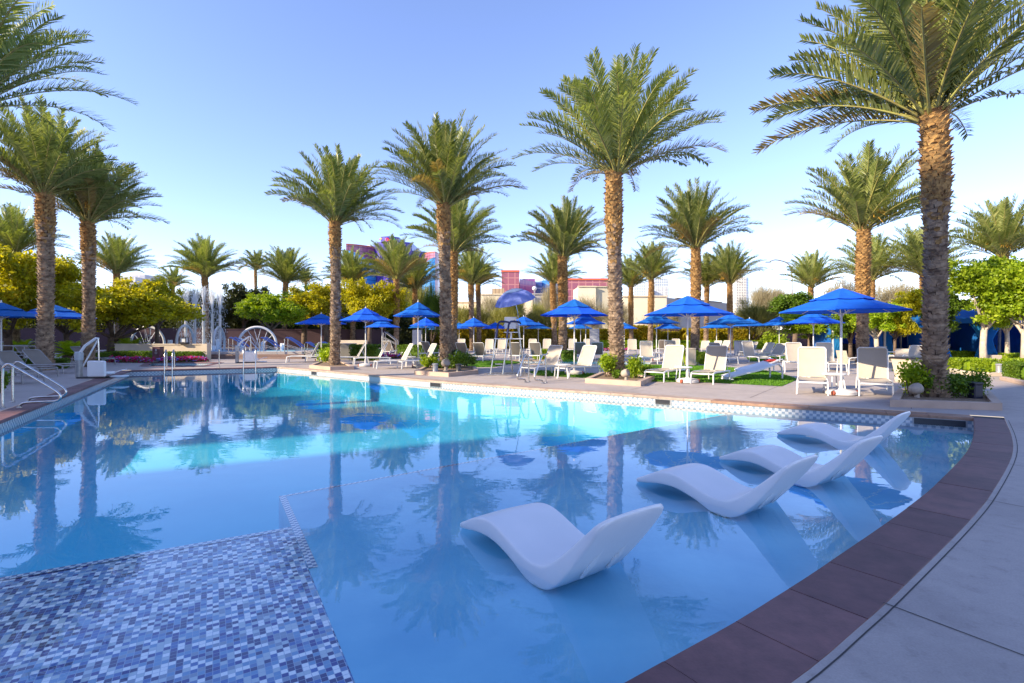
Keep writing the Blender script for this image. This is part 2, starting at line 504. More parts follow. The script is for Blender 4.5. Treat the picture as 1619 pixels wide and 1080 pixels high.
# pool shell: waterline tile band and plaster walls, faces looking inwards
mb = MB(); uvs = []
strip_wall(mb, POOL, WZ - 0.14, -0.055, 0, closed=True, uvs=uvs, flip=True)
strip_wall(mb, POOL, DZ - 0.02, WZ - 0.14, 1, closed=True, uvs=uvs, flip=True)
shell = uv_build(mb, uvs, 'pool_walls', [M_checker, M_plaster])
tag(shell, kind='structure')
tag(MB().prism(POOL, DZ - 0.3, DZ).build('pool_floor', M_plaster), kind='structure')
# shallow shelf with the floating-look loungers
def iv(p): return (p.x, p.y)
shelf = [iv(C0), iv(C0 + Bv * 7.5), (1.5, -1.5), (9.5, 3.0), (11, 9.0), (8.8, 10.5), iv(C0 + Av * 9.3)]
def clip_poly(subject, clip):
    """Sutherland-Hodgman is for convex clips; used here with the subject = pool outline and half-planes"""
    out = subject
    for (px, py, nx, ny) in clip:
        res = []
        for i in range(len(out)):
            a = out[i]; b = out[(i + 1) % len(out)]
            da = (a[0]-px)*nx + (a[1]-py)*ny; db = (b[0]-px)*nx + (b[1]-py)*ny
            if da >= 0: res.append(a)
            if (da >= 0) != (db >= 0):
                t = da / (da - db); res.append((a[0]+(b[0]-a[0])*t, a[1]+(b[1]-a[1])*t))
        out = res
    return out
Bn = Vector((-Bv.y, Bv.x)); Bn = Bn if Bn.x > 0 else -Bn      # pointing right of the shelf's left edge
An = Vector((Av.y, -Av.x)); An = An if An.y < 0 else -An      # pointing to the camera from the far edge
shelf = clip_poly(POOL, [(C0.x, C0.y, Bn.x, Bn.y), (C0.x, C0.y, An.x, An.y)])
tag(MB().prism(shelf, DZ + 0.01, SZ, bottom=False).build('shallow_shelf', M_plaster_shelf), kind='structure')
# mosaic platform (left of the shelf, camera side) and two steps down
E0 = C0 + Bv * 1.02                                            # where the mosaic edge meets the shelf
mos = clip_poly(POOL, [(C0.x, C0.y, -Bn.x, -Bn.y), (E0.x, E0.y, Bv.x, Bv.y)])
tag(MB().prism(mos, DZ + 0.02, SZ - 0.004, bottom=False).build('mosaic_platform', M_mosaic), kind='structure')
for k in (1, 2, 3):
    q = E0 - Bv * (0.30 * k)
    st = clip_poly(POOL, [(C0.x, C0.y, -Bn.x, -Bn.y), (q.x, q.y, Bv.x, Bv.y)])
    tag(MB().prism(st, DZ + 0.02 + .01 * k, SZ - 0.004 - 0.14 * k, bottom=False).build('pool_step', M_plaster), kind='structure')
def ribbon(a, b, w, z, n):
    """flat tile ribbon from a to b of width w on side n"""
    L = (b - a).length
    vs = [(a.x, a.y, z), (b.x, b.y, z), (b.x + n.x * w, b.y + n.y * w, z), (a.x + n.x * w, a.y + n.y * w, z)]
    uv = [(0, 0), (L, 0), (L, w), (0, w)]
    return vs, uv
mb = MB(); uvs = []
Ml = Mv * 4.2
for (a, b, w, z, n) in [(C0 + Bv * 0.0, C0 + Bv * 2.0, 0.066, SZ + .004, Bn), (C0, C0 + Av * 9.2, 0.05, SZ + .003, An),
                        (E0, E0 + Mv * 5.2, 0.066, SZ + .001, Bv), (E0 - Bv * .3, E0 - Bv * .3 + Mv * 5.0, 0.066, SZ - .14, Bv), ]:
    vs, uv = ribbon(a, b, w, z, n)
    area = (vs[1][0]-vs[0][0])*(vs[2][1]-vs[0][1]) - (vs[2][0]-vs[0][0])*(vs[1][1]-vs[0][1])
    f = (0, 1, 2, 3)
    if area < 0: vs = vs[::-1]; uv = uv[::-1]
    mb.add(vs, [f]); uvs += uv
tag(uv_build(mb, uvs, 'step_nosing_bands', [M_nosing]), kind='structure')

# water: a closed body that tints with depth, calm surface that mirrors at grazing angles
def water_material(dens=0.30):
    m = bpy.data.materials.new('pool_water'); m.use_nodes = True
    nt = m.node_tree; nt.nodes.remove(nt.nodes['Principled BSDF'])
    out = nt.nodes['Material Output']
    tr = nd(nt, 'ShaderNodeBsdfTransparent'); tr.inputs[0].default_value = (0.97, 0.99, 1.0, 1)
    gl = nd(nt, 'ShaderNodeBsdfGlossy'); gl.inputs['Roughness'].default_value = 0.0; gl.inputs['Color'].default_value = (1, 1, 1, 1)
    fr = nd(nt, 'ShaderNodeFresnel'); fr.inputs['IOR'].default_value = 1.5
    g = nd(nt, 'ShaderNodeNewGeometry')
    io = nd(nt, 'ShaderNodeMapRange'); io.inputs[3].default_value = 1.5; io.inputs[4].default_value = 1 / 1.5   # the sheet is thin to light from below: same loss both ways
    nt.links.new(g.outputs['Backfacing'], io.inputs[0]); nt.links.new(io.outputs[0], fr.inputs['IOR'])
    mp = nd(nt, 'ShaderNodeMapping'); mp.inputs['Scale'].default_value = (1.0, 1.9, 1); mp.inputs['Rotation'].default_value = (0, 0, R(25))
    n1 = nd(nt, 'ShaderNodeTexNoise'); n1.inputs['Scale'].default_value = 1.9; n1.inputs['Detail'].default_value = 3; n1.inputs['Roughness'].default_value = 0.45
    n2 = nd(nt, 'ShaderNodeTexNoise'); n2.inputs['Scale'].default_value = 0.35; n2.inputs['Detail'].default_value = 1
    nt.links.new(g.outputs['Position'], mp.inputs['Vector']); nt.links.new(mp.outputs[0], n1.inputs['Vector']); nt.links.new(g.outputs['Position'], n2.inputs['Vector'])
    ad = nd(nt, 'ShaderNodeMath', operation='MULTIPLY'); nt.links.new(n1.outputs[0], ad.inputs[0])
    rr = nd(nt, 'ShaderNodeMapRange'); rr.inputs[1].default_value = 0.35; rr.inputs[2].default_value = 0.65; rr.inputs[3].default_value = 0.25; rr.inputs[4].default_value = 1.3
    nt.links.new(n2.outputs[0], rr.inputs[0]); nt.links.new(rr.outputs[0], ad.inputs[1])
    bp = nd(nt, 'ShaderNodeBump'); bp.inputs['Strength'].default_value = 0.07; bp.inputs['Distance'].default_value = 0.03
    nt.links.new(ad.outputs[0], bp.inputs['Height'])
    nt.links.new(bp.outputs[0], gl.inputs['Normal']); nt.links.new(bp.outputs[0], fr.inputs['Normal'])
    ms = nd(nt, 'ShaderNodeMixShader')
    nt.links.new(fr.outputs[0], ms.inputs[0]); nt.links.new(tr.outputs[0], ms.inputs[1]); nt.links.new(gl.outputs[0], ms.inputs[2])
    nt.links.new(ms.outputs[0], out.inputs['Surface'])
    va = nd(nt, 'ShaderNodeVolumeAbsorption'); va.inputs['Color'].default_value = (0.05, 0.80, 0.97, 1); va.inputs['Density'].default_value = dens
    nt.links.new(va.outputs[0], out.inputs['Volume'])
    return m
M_water = water_material(0.17)
tag(MB().prism(offset(POOL, 0.02), DZ - 0.1, WZ).build('water', M_water), kind='structure')

# coping slabs along every side
def coping(pts, width, slab, mat, name, closed=False, z1=0.0, th=0.058, over=0.02, gap=0.007):
    """separate slabs following the polyline; inner edge overhangs the wall by 'over'"""
    ins = offset(pts, -over, closed); outs = offset(pts, width, closed)
    cum = [0.0]
    for i in range(len(pts) - 1): cum.append(cum[-1] + math.dist(pts[i], pts[i + 1]))
    def ev(P, s):
        s = min(max(s, 0), cum[-1])
        for i in range(len(cum) - 1):
            if s <= cum[i + 1] + 1e-9:
                t = (s - cum[i]) / max(1e-9, cum[i + 1] - cum[i])
                return (P[i][0] + (P[i+1][0]-P[i][0])*t, P[i][1] + (P[i+1][1]-P[i][1])*t)
        return P[-1]
    mb = MB(); n = max(1, round(cum[-1] / slab)); L = cum[-1] / n
    for k in range(n):
        s0, s1 = k * L + gap / 2, (k + 1) * L - gap / 2
        ss = [s0 + (s1 - s0) * j / 3 for j in range(4)]
        a = [ev(ins, s) for s in ss]; b = [ev(outs, s) for s in ss]
        dz = rnd.uniform(-0.001, 0.002)
        m_ = len(ss); vs = []
        prof = [(0.0, z1 - th), (0.0, z1 - 0.014), (0.012 / width, z1), (1 - .004 / width, z1), (1.0, z1 - 0.006), (1.0, z1 - th)]
        for (t, z) in prof:
            for i in range(m_):
                vs.append((a[i][0] + (b[i][0]-a[i][0])*t, a[i][1] + (b[i][1]-a[i][1])*t, z + dz))
        fs = []
        P = len(prof)
        for j in range(P):
            for i in range(m_ - 1):
                j2 = (j + 1) % P
                fs.append((j * m_ + i, j * m_ + i + 1, j2 * m_ + i + 1, j2 * m_ + i)[::-1])
        fs.append(tuple(j * m_ for j in range(P))[::-1]); fs.append(tuple(j * m_ + m_ - 1 for j in range(P)))
        mb.add(vs, fs)
    return tag(mb.build(name, mat), kind='structure')
CW = 0.40
k6 = [i for i, p in enumerate(diag_pts) if p[0] < 4.9][0]
coping(near_pts[:-1] + [(near_pts[-1][0] + .03, near_pts[-1][1] + .033)], CW, 0.58, M_cop_dark, 'pool_coping')
coping(diag_pts[:k6 + 1], CW, 0.62, slab_mat('brown_coping_slab', (0.30, 0.17, 0.11), (0.34, 0.20, 0.13), (0.26, 0.15, 0.10)), 'pool_coping')
coping(diag_pts[k6:], CW, 0.62, M_cop_tan, 'pool_coping')
coping(FARW, CW, 0.6, M_cop_dark, 'pool_coping')
coping(left_pts, CW, 0.6, M_cop_dark, 'pool_coping')
# bed under the slabs so that joints read dark
mb = MB(); po = offset(POOL, CW + 0.003); n = len(POOL)
mb.add([(p[0], p[1], -0.012) for p in POOL] + [(p[0], p[1], -0.012) for p in po], [(i, n + i, n + (i + 1) % n, (i + 1) % n) for i in range(n)])
tag(mb.build('coping_bed', M_joint), kind='structure')
# joint between coping and deck, and saw-cut joints of the deck
mb = MB()
j0 = offset(near_pts, CW + 0.036, False); j1 = offset(near_pts, CW + 0.044, False)
n = len(j0)
mb.add([(p[0], p[1], .002) for p in j0] + [(p[0], p[1], .002) for p in j1], [(i, n + i, n + i + 1, i + 1) for i in range(n - 1)])
def line_strip(a, b, w=0.008, z=0.003):
    a = Vector(a[:2]); b = Vector(b[:2]); d = (b - a).normalized(); s_ = Vector((-d.y, d.x)) * w / 2
    mb.add([(a.x - s_.x, a.y - s_.y, z), (b.x - s_.x, b.y - s_.y, z), (b.x + s_.x, b.y + s_.y, z), (a.x + s_.x, a.y + s_.y, z)], [(0, 1, 2, 3)])
def extend(px1, py1, px2, py2, k):
    a = gp(px1, py1); b = gp(px2, py2); return a, a + (b - a) * k
for (c, k) in (((1396, 953, 1619, 1037), 2.5), ((1558, 790, 1619, 802), 6), ((1592, 733, 1619, 738), 14), ((1595, 680, 1619, 681), 10)):
    a, b = extend(*c, k); line_strip(a, b)
# straight joints over the rest of the deck, perpendicular to the long diagonal edge
du = (Vector(DIAG[-1]) - Vector(DIAG[0])).normalized(); dn = Vector((-du.y, du.x)); dn = dn if dn.y > 0 else -dn
for i in range(-3, 9):
    p = Vector(DIAG[0]) + du * (i * 3.05 + 0.9)
    line_strip(p + dn * 0.75, p + dn * 16, 0.012)
for j in (2.4, 5.4, 9.4):
    p = Vector(DIAG[0]) + dn * j
    line_strip(p - du * 4, p + du * 24, 0.012)
lu = Vector((-7.2, 12.7)).normalized(); ln = Vector((-lu.y, lu.x)); ln = ln if ln.x < 0 else -ln
for i in range(0, 7):
    p = Vector((-9.0, 9.0)) + lu * (i * 2.3 - 1); line_strip(p + ln * 0.45, p + ln * 9, 0.012)
for j in (2.2, 5.0):
    p = Vector((-9, 9)) + ln * j; line_strip(p - lu * 3, p + lu * 16, 0.012)
tag(mb.build('deck_joints', M_joint), kind='structure')

# skimmer mouths in the waterline tile
def skimmer(pt, nrm, w, label):
    t = thing('skimmer_opening', label, 'skimmer', (pt[0], pt[1], 0), math.atan2(nrm[1], nrm[0]) - R(90), 'skimmer openings in the pool tile')
    m_ = MB()
    m_.box((0, 0.006, -0.125), (w, 0.008, 0.12), 0)
    m_.build('opening', M_black, t)
    f_ = MB(); f_.box((0, 0.010, -0.063), (w + .04, 0.016, 0.012)); f_.box((-w/2 - .012, 0.010, -0.13), (.022, .016, .12)); f_.box((w/2 + .012, 0.010, -0.13), (.022, .016, .12))
    f_.build('frame', M_grey, t)
def on_diag(px):
    best = None
    for i in range(len(diag_pts) - 1):
        for k in range(12):
            t = k / 12; x = diag_pts[i][0] * (1-t) + diag_pts[i+1][0] * t; y = diag_pts[i][1] * (1-t) + diag_pts[i+1][1] * t
            e = abs(CX + x / y * F - px)
            if best is None or e < best[0]:
                d = Vector((diag_pts[i+1][0]-diag_pts[i][0], diag_pts[i+1][1]-diag_pts[i][1])).normalized()
                best = (e, (x, y), Vector((-d.y, d.x)))
    nrm = best[2]
    if nrm.y > 0: nrm = -nrm
    return best[1], nrm
for px, w, lb in ((1488, 0.75, 'dark skimmer slot in the checker tile at the right pool corner'), (1048, 0.36, 'dark skimmer slot below the loungers left of the front parasol'),
                  (688, 0.5, 'dark skimmer slot below the planter of the middle palm'), (497, 0.4, 'dark skimmer slot farthest along the sunny pool edge')):
    p, n_ = on_diag(px); skimmer(p, n_, w, lb)

# little spa pool beyond the far wall, and the second pool behind the loungers
for nm, poly, dz in (('spa', SPA, -0.7), ('back_pool', BACKPOOL, -1.1)):
    area = sum(poly[i][0]*poly[(i+1)%len(poly)][1] - poly[(i+1)%len(poly)][0]*poly[i][1] for i in range(len(poly)))
    pl = poly if area > 0 else poly[::-1]
    mb = MB(); uvs = []
    strip_wall(mb, pl, -0.3, -0.02, 0, closed=True, uvs=uvs, flip=True); strip_wall(mb, pl, dz, -0.3, 1, closed=True, uvs=uvs, flip=True)
    tag(uv_build(mb, uvs, nm + '_walls', [M_checker, M_plaster]), kind='structure')
    tag(MB().prism(pl, dz - .2, dz).build(nm + '_floor', M_plaster), kind='structure')
    tag(MB().prism(offset(pl, .01), dz - .1, -0.10).build(nm + '_water', M_water), kind='structure')
    cp = pl + [pl[0]]
    for i in range(len(pl)):
        coping([pl[i], pl[(i + 1) % len(pl)]], 0.3, 0.6, M_cop_tan if nm == 'back_pool' else M_cop_dark, nm + '_coping', z1=0.012, th=0.05)

# lawns
def lawn_material():
    m, nt, b = nmat('lawn_soil')
    b.inputs['Base Color'].default_value = (0.05, 0.11, 0.015, 1); b.inputs['Roughness'].default_value = 0.9
    return m
M_lawn = lawn_material()
M_grass = leaf_mat('grass_blade', [(0.2, (0.05, 0.15, 0.008)), (0.5, (0.10, 0.26, 0.012)), (0.8, (0.16, 0.33, 0.02))], 0.35)
def lawn(poly, n, label):
    area = sum(poly[i][0]*poly[(i+1)%len(poly)][1] - poly[(i+1)%len(poly)][0]*poly[i][1] for i in range(len(poly)))
    pl = poly if area > 0 else poly[::-1]
    tag(MB().prism(pl, -0.05, 0.006, bottom=False).build('lawn', M_lawn), kind='structure')
    xs = [p[0] for p in pl]; ys = [p[1] for p in pl]
    rg = np.random.default_rng(5); P = []
    lst = [Vector((p[0], p[1], 0)) for p in pl]
    px = rg.uniform(min(xs), max(xs), n); py = rg.uniform(min(ys), max(ys), n)
    inside = np.zeros(n, bool)
    for i in range(len(pl)):
        x1, y1 = pl[i]; x2, y2 = pl[(i + 1) % len(pl)]
        c = ((y1 > py) != (y2 > py)) & (px < (x2 - x1) * (py - y1) / ((y2 - y1) + 1e-12) + x1)
        inside ^= c
    px = px[inside]; py = py[inside]; k = len(px)
    an = rg.uniform(0, 6.28, k); w = 0.012; h = rg.uniform(.025, .05, k)
    lx = rg.normal(0, .012, k); ly = rg.normal(0, .012, k)
    V = np.zeros((k, 4, 3)); cx_, sy_ = np.cos(an) * w, np.sin(an) * w
    V[:, 0] = np.stack([px - cx_, py - sy_, np.full(k, .004)], 1); V[:, 1] = np.stack([px + cx_, py + sy_, np.full(k, .004)], 1)
    V[:, 2] = np.stack([px + lx + cx_ * .3, py + ly + sy_ * .3, h], 1); V[:, 3] = np.stack([px + lx - cx_ * .3, py + ly - sy_ * .3, h], 1)
    Q = np.arange(k * 4).reshape(k, 4)
    o = link('grass', np_mesh('grass', V.reshape(-1, 3), Q, [M_grass]))
    tag(o, label, 'grass', kind='stuff')
def poly_px(*pts): return [tuple(gp(a, b)[:2]) for a, b in pts]
lawn(poly_px((1000, 603), (1120, 605), (1236, 611), (1262, 600), (1225, 588), (1130, 579), (1015, 577), (968, 580), (955, 590)), 60000, 'short bright green lawn behind the front loungers')
lawn(poly_px((738, 581), (780, 580.5), (822, 573), (800, 570.5), (742, 571)), 20000, 'small lawn patch beside the tall lifeguard chair')
lawn(poly_px((1185, 572), (1255, 570), (1275, 565), (1230, 562), (1180, 565)), 15000, 'far lawn patch below the reclined loungers')
lawn(poly_px((835, 588), (858, 586), (955, 592), (945, 600), (930, 598), (850, 594)), 9000, 'thin lawn strip behind the two loungers by the ladder')
# ------------------------------------------------------------ date palms
M_bark_lo = pm('weathered_palm_bark', (0.46, 0.34, 0.235), (0.17, 0.115, 0.08), 6, 0.95, bump=0.8, bscale=40)
M_fibre = pm('dark_trunk_fibre', (0.12, 0.08, 0.055), (0.08, 0.05, 0.035), 12, 0.95)
M_bark_hi = pm('fresh_golden_palm_bark', (0.52, 0.32, 0.12), (0.20, 0.11, 0.045), 9, 0.9, bump=0.8, bscale=25)
M_frond = leaf_mat('palm_frond', [(0.15, (0.10, 0.135, 0.03)), (0.45, (0.21, 0.255, 0.06)), (0.7, (0.34, 0.37, 0.13)), (0.92, (0.52, 0.49, 0.20))], 0.34, rough=0.42, spec=0.6, tint=(1.25, 1.25, 0.45))
M_dry = leaf_mat('dry_yellowed_frond', [(0.2, (0.22, 0.15, 0.05)), (0.5, (0.38, 0.28, 0.09)), (0.85, (0.50, 0.40, 0.15))], 0.25)
M_petiole = pm('palm_petiole', (0.34, 0.34, 0.09), (0.26, 0.21, 0.07), 4, 0.5)
M_fruit = pm('orange_fruit_stalk', (0.62, 0.34, 0.03), (0.5, 0.25, 0.03), 8, 0.6)

def trunk_mesh(seed, H=6.9, split=0.60):
    """tapering core wrapped in rows of cut leaf bases: grey and worn below, golden and ragged above"""
    rg = random.Random(seed)
    mb = MB()
    rlo = lambda z: 0.205 + 0.08 * math.exp(-z / 0.35)
    def rad(z):
        zs = split * H
        if z < zs: return rlo(z) * (1 - 0.05 * math.sin(z * 1.7 + seed))
        t = (z - zs) / (H - zs)
        return 0.222 + 0.03 * math.sin(t * math.pi) - 0.006 * t + 0.02 * math.exp(-t * 9)
    n = 18; rows = 60; vs = []; 
    for i in range(rows + 1):
        z = H * i / rows
        for k in range(n):
            a = 2 * math.pi * k / n
            r_ = rad(z) * 0.84 + rg.uniform(-.008, .008)
            vs.append((r_ * math.cos(a), r_ * math.sin(a), z))
    lean = lambda z: (0.05 * math.sin(z * .45 + seed), 0.05 * math.cos(z * .38 + seed * 2) - 0.05 * math.cos(seed * 2))
    lo = lambda p: (p[0] + lean(p[2])[0] - lean(0)[0], p[1] + lean(p[2])[1] - lean(0)[1], p[2])
    for i in range(rows):
        z = H * i / rows
        for k in range(n):
            a = i * n + k; b = i * n + (k + 1) % n
            mb.add([], [])
    mb.v = [lo(p) for p in vs]
    for i in range(rows):
        for k in range(n):
            mb.f.append((i * n + k, i * n + (k + 1) % n, (i + 1) * n + (k + 1) % n, (i + 1) * n + k))
            mb.m.append(2)
    mb.f.append(tuple(rows * n + k for k in range(n))); mb.m.append(2)
    # leaf bases along two interleaved spirals
    z = 0.05; row = 0
    while z < H - 0.03:
        hi_row = z > split * H + rg.uniform(-.1, .1)
        cnt = 11 if not hi_row else 12
        for k in range(cnt):
            hi = z > split * H + rg.gauss(0, .38)
            a = 2 * math.pi * (k + 0.5 * (row % 2)) / cnt + rg.uniform(-.07, .07) + z * 0.2
            zz = z + rg.uniform(-.02, .02)
            w = (0.074 if not hi else 0.066) * rg.uniform(.8, 1.2)
            h = (0.10 if not hi else 0.125) * rg.uniform(.8, 1.25)
            out = (0.055 if not hi else 0.070) * rg.uniform(.6, 1.5)
            r_ = rad(zz)
            er = Vector((math.cos(a), math.sin(a), 0)); et = Vector((-math.sin(a), math.cos(a), 0))
            c = er * (r_ * 0.90) + Vector((0, 0, zz))
            up = Vector((0, 0, 1))
            tip = rg.uniform(-.02, .02)
            pts = [c - et * w * .75 - up * h * .55, c + et * w * .75 - up * h * .55,
                   c + et * w + er * out * .8 + up * h * .35, c - et * w + er * out * .8 + up * h * .35,
                   c + et * w * .45 + er * out * 1.35 + up * (h * .62 + tip), c - et * w * .45 + er * out * 1.35 + up * (h * .62 + tip),
                   c + et * w * .8 + up * h * .45, c - et * w * .8 + up * h * .45]
            pts = [Vector(lo(p)) for p in pts]
            mb.add(pts, [(0, 1, 2, 3), (3, 2, 4, 5), (5, 4, 6, 7), (1, 6, 4, 2), (0, 3, 5, 7)], 1 if hi else 0)
        z += 0.092 if not hi_row else 0.10; row += 1
    return mb.mesh('trunk', [M_bark_lo, M_bark_hi, M_fibre])

def crown_mesh(seed, nf=84, L0=3.75, pairs=76, fruit=0, droop=1.0):
    """arching feather fronds; every leaflet a folded blade of its own"""
    rg = np.random.default_rng(seed)
    Vs = []; Qs = []; Ms = []; base = 0
    dry = set(rg.choice(np.arange(int(nf * .8), nf), 3, replace=False).tolist())
    for i in range(nf):
        t_ = i / (nf - 1)
        az = i * 2.39996 + rg.uniform(-.2, .2)
        el0 = R(87 - 58 * t_ ** 0.95 + rg.uniform(-5, 5))
        bend = R((9 + 34 * t_) * droop + rg.uniform(-7, 9))
        L = L0 * (0.80 + 0.20 * math.sin(min(1, t_ * 1.6 + .25) * math.pi * .75)) * rg.uniform(.88, 1.06)
        twist = rg.uniform(-.5, .5); side = rg.uniform(-.10, .10)
        er = np.array([math.cos(az), math.sin(az), 0.0]); eh = np.array([-math.sin(az), math.cos(az), 0.0]); ez = np.array([0, 0, 1.0])
        N = 22; s = np.linspace(0, 1, N + 1)
        el = el0 - bend * s ** 1.35 * 1.0 - R(14) * np.maximum(0, s - .72) / .28 * (t_ > .15)
        T = np.cos(el)[:, None] * er + np.sin(el)[:, None] * ez + (side * s ** 1.5)[:, None] * eh * 2
        T /= np.linalg.norm(T, axis=1)[:, None]
        P = np.zeros((N + 1, 3)); P[0] = er * 0.14 * (0.4 + t_) + ez * (0.06 - 0.22 * t_ + rg.uniform(-.03, .03))
        for k in range(N): P[k + 1] = P[k] + (T[k] + T[k + 1]) * 0.5 * L / N
        sideV = np.cross(T, np.cross(eh[None, :], T)); sideV /= np.linalg.norm(sideV, axis=1)[:, None]
        upV = np.cross(T, sideV); upV = np.where((upV[:, 2:3] < 0) & (np.abs(T[:, 2:3]) < .99), -upV, upV)
        upV = np.cross(sideV, T) if np.mean(np.cross(sideV, T)[:, 2]) > 0 else np.cross(T, sideV)
        c, s_ = math.cos(twist), math.sin(twist)
        sv = sideV * c + upV * s_; uv = upV * c - sideV * s_
        # rachis: flat three-sided rod
        w = (0.030 * (1 - s) ** 0.8 + 0.006) * np.where(s < .08, 1.5, 1)
        V = np.concatenate([P + sv * w[:, None], P - sv * w[:, None], P + uv * (w * .35)[:, None], P - uv * (w * .7)[:, None]], 1).reshape(-1, 3)
        q = []
        for k in range(N):
            a = k * 4; b = a + 4
            for (x, y) in ((0, 2), (2, 1), (1, 3), (3, 0)): q.append((a + x, a + y, b + y, b + x))
        Vs.append(V); Qs.append(np.array(q) + base); Ms.append(np.ones(len(q), int)); base += len(V)
        # leaflets
        m = pairs
        u = 0.13 + 0.87 * (np.arange(m) + .5) / m
        for sgn in (-1, 1):
            uu = u + rg.uniform(-.006, .006, m)
            f = np.clip(uu, 0, .999) * N; k0 = f.astype(int); fr = (f - k0)[:, None]
            Pp = P[k0] * (1 - fr) + P[k0 + 1] * fr; Tt = T[k0]; S = sv[k0] * sgn; U = uv[k0]
            ll = 0.48 * np.clip((uu - .10) / .25, .25, 1) ** .6 * (1 - .58 * np.clip((uu - .55) / .45, 0, 1) ** 1.5) * rg.uniform(.8, 1.12, m)
            fwd = (0.72 + 0.55 * uu + rg.uniform(-.26, .26, m))[:, None]; upk = (0.50 + rg.uniform(-.42, .42, m))[:, None]
            D = S * 1.0 + Tt * fwd + U * upk; D /= np.linalg.norm(D, axis=1)[:, None]
            D2 = D + np.array([0, 0, -1.0]) * rg.uniform(.0, .22, m)[:, None]; D2 /= np.linalg.norm(D2, axis=1)[:, None]
            W = np.cross(D, U); W /= np.linalg.norm(W, axis=1)[:, None]
            W = W * 0.8 + Tt * .35; 
            w = (0.023 * rg.uniform(.8, 1.2, m))[:, None]
            mid = Pp + D * (ll * .5)[:, None]; tip = mid + D2 * (ll * .5)[:, None]
            V = np.stack([Pp - W * w * .5, Pp + W * w * .5, mid + W * w, mid - W * w, tip + W * w * .15, tip - W * w * .15], 1)
            b_ = base + np.arange(m)[:, None] * 6
            Q = np.concatenate([b_ + np.array([0, 1, 2, 3]), b_ + np.array([3, 2, 4, 5])], 0)
            Vs.append(V.reshape(-1, 3)); Qs.append(Q); Ms.append(np.full(len(Q), 3 if i in dry else 0)); base += m * 6
    for i in range(fruit):
        az = rg.uniform(0, 6.28); er = np.array([math.cos(az), math.sin(az), 0])
        for j in range(26):
            p0 = er * .35 + np.array([0, 0, .3]); d = er * rg.uniform(.6, 1.0) + rg.normal(0, .18, 3); d[2] += .5
            d /= np.linalg.norm(d); p1 = p0 + d * .7; p2 = p1 + d * .35 + np.array([0, 0, -.30]) + rg.normal(0, .06, 3)
            sd_ = np.cross(d, [0, 0, 1]); sd_ /= np.linalg.norm(sd_); sd_ *= .016
            Vs.append(np.array([p0 - sd_, p0 + sd_, p1 + sd_, p1 - sd_, p2 + sd_, p2 - sd_])); Qs.append(np.array([[0, 1, 2, 3], [3, 2, 4, 5]]) + base); Ms.append(np.full(2, 2)); base += 6
    return np_mesh('crown', np.concatenate(Vs), np.concatenate(Qs), [M_frond, M_petiole, M_fruit, M_dry], np.concatenate(Ms))
trunks = [trunk_mesh(s, split=sp) for s, sp in ((1, .78), (2, .64), (3, .76), (4, .40))]
crowns = [crown_mesh(11), crown_mesh(12, nf=78, L0=3.6, droop=1.1), crown_mesh(13, nf=88, fruit=1), crown_mesh(14, nf=74, L0=3.6, fruit=3, droop=.9), crown_mesh(15, nf=34, L0=2.6, droop=1.9, fruit=1)]
GP = 'date palms round the pool'
def palm(px, ytop, d, ci, ti, yaw, label, cs=1.0, tw=1.0, name='date_palm', group=GP):
    """px, ytop: column of the trunk and row of its top; d: distance"""
    H = zof(ytop, d); k = H / 6.9
    t = thing(name, label, 'palm tree', at(px, d), R(yaw), group)
    t.rotation_euler = (R(math.sin(px * 1.7) * .9), R(math.cos(px * 2.3) * .9), R(yaw))
    tr = link('trunk', trunks[ti], t); tr.scale = (tw, tw, k)
    cr = link('crown', crowns[ci], t, (0, 0, H - 0.02)); cr.scale = (cs, cs, cs); cr.rotation_euler = (R(5.5 * math.sin(px * .9)), R(5.5 * math.cos(px * 1.3)), R(yaw * 1.7))
    return t
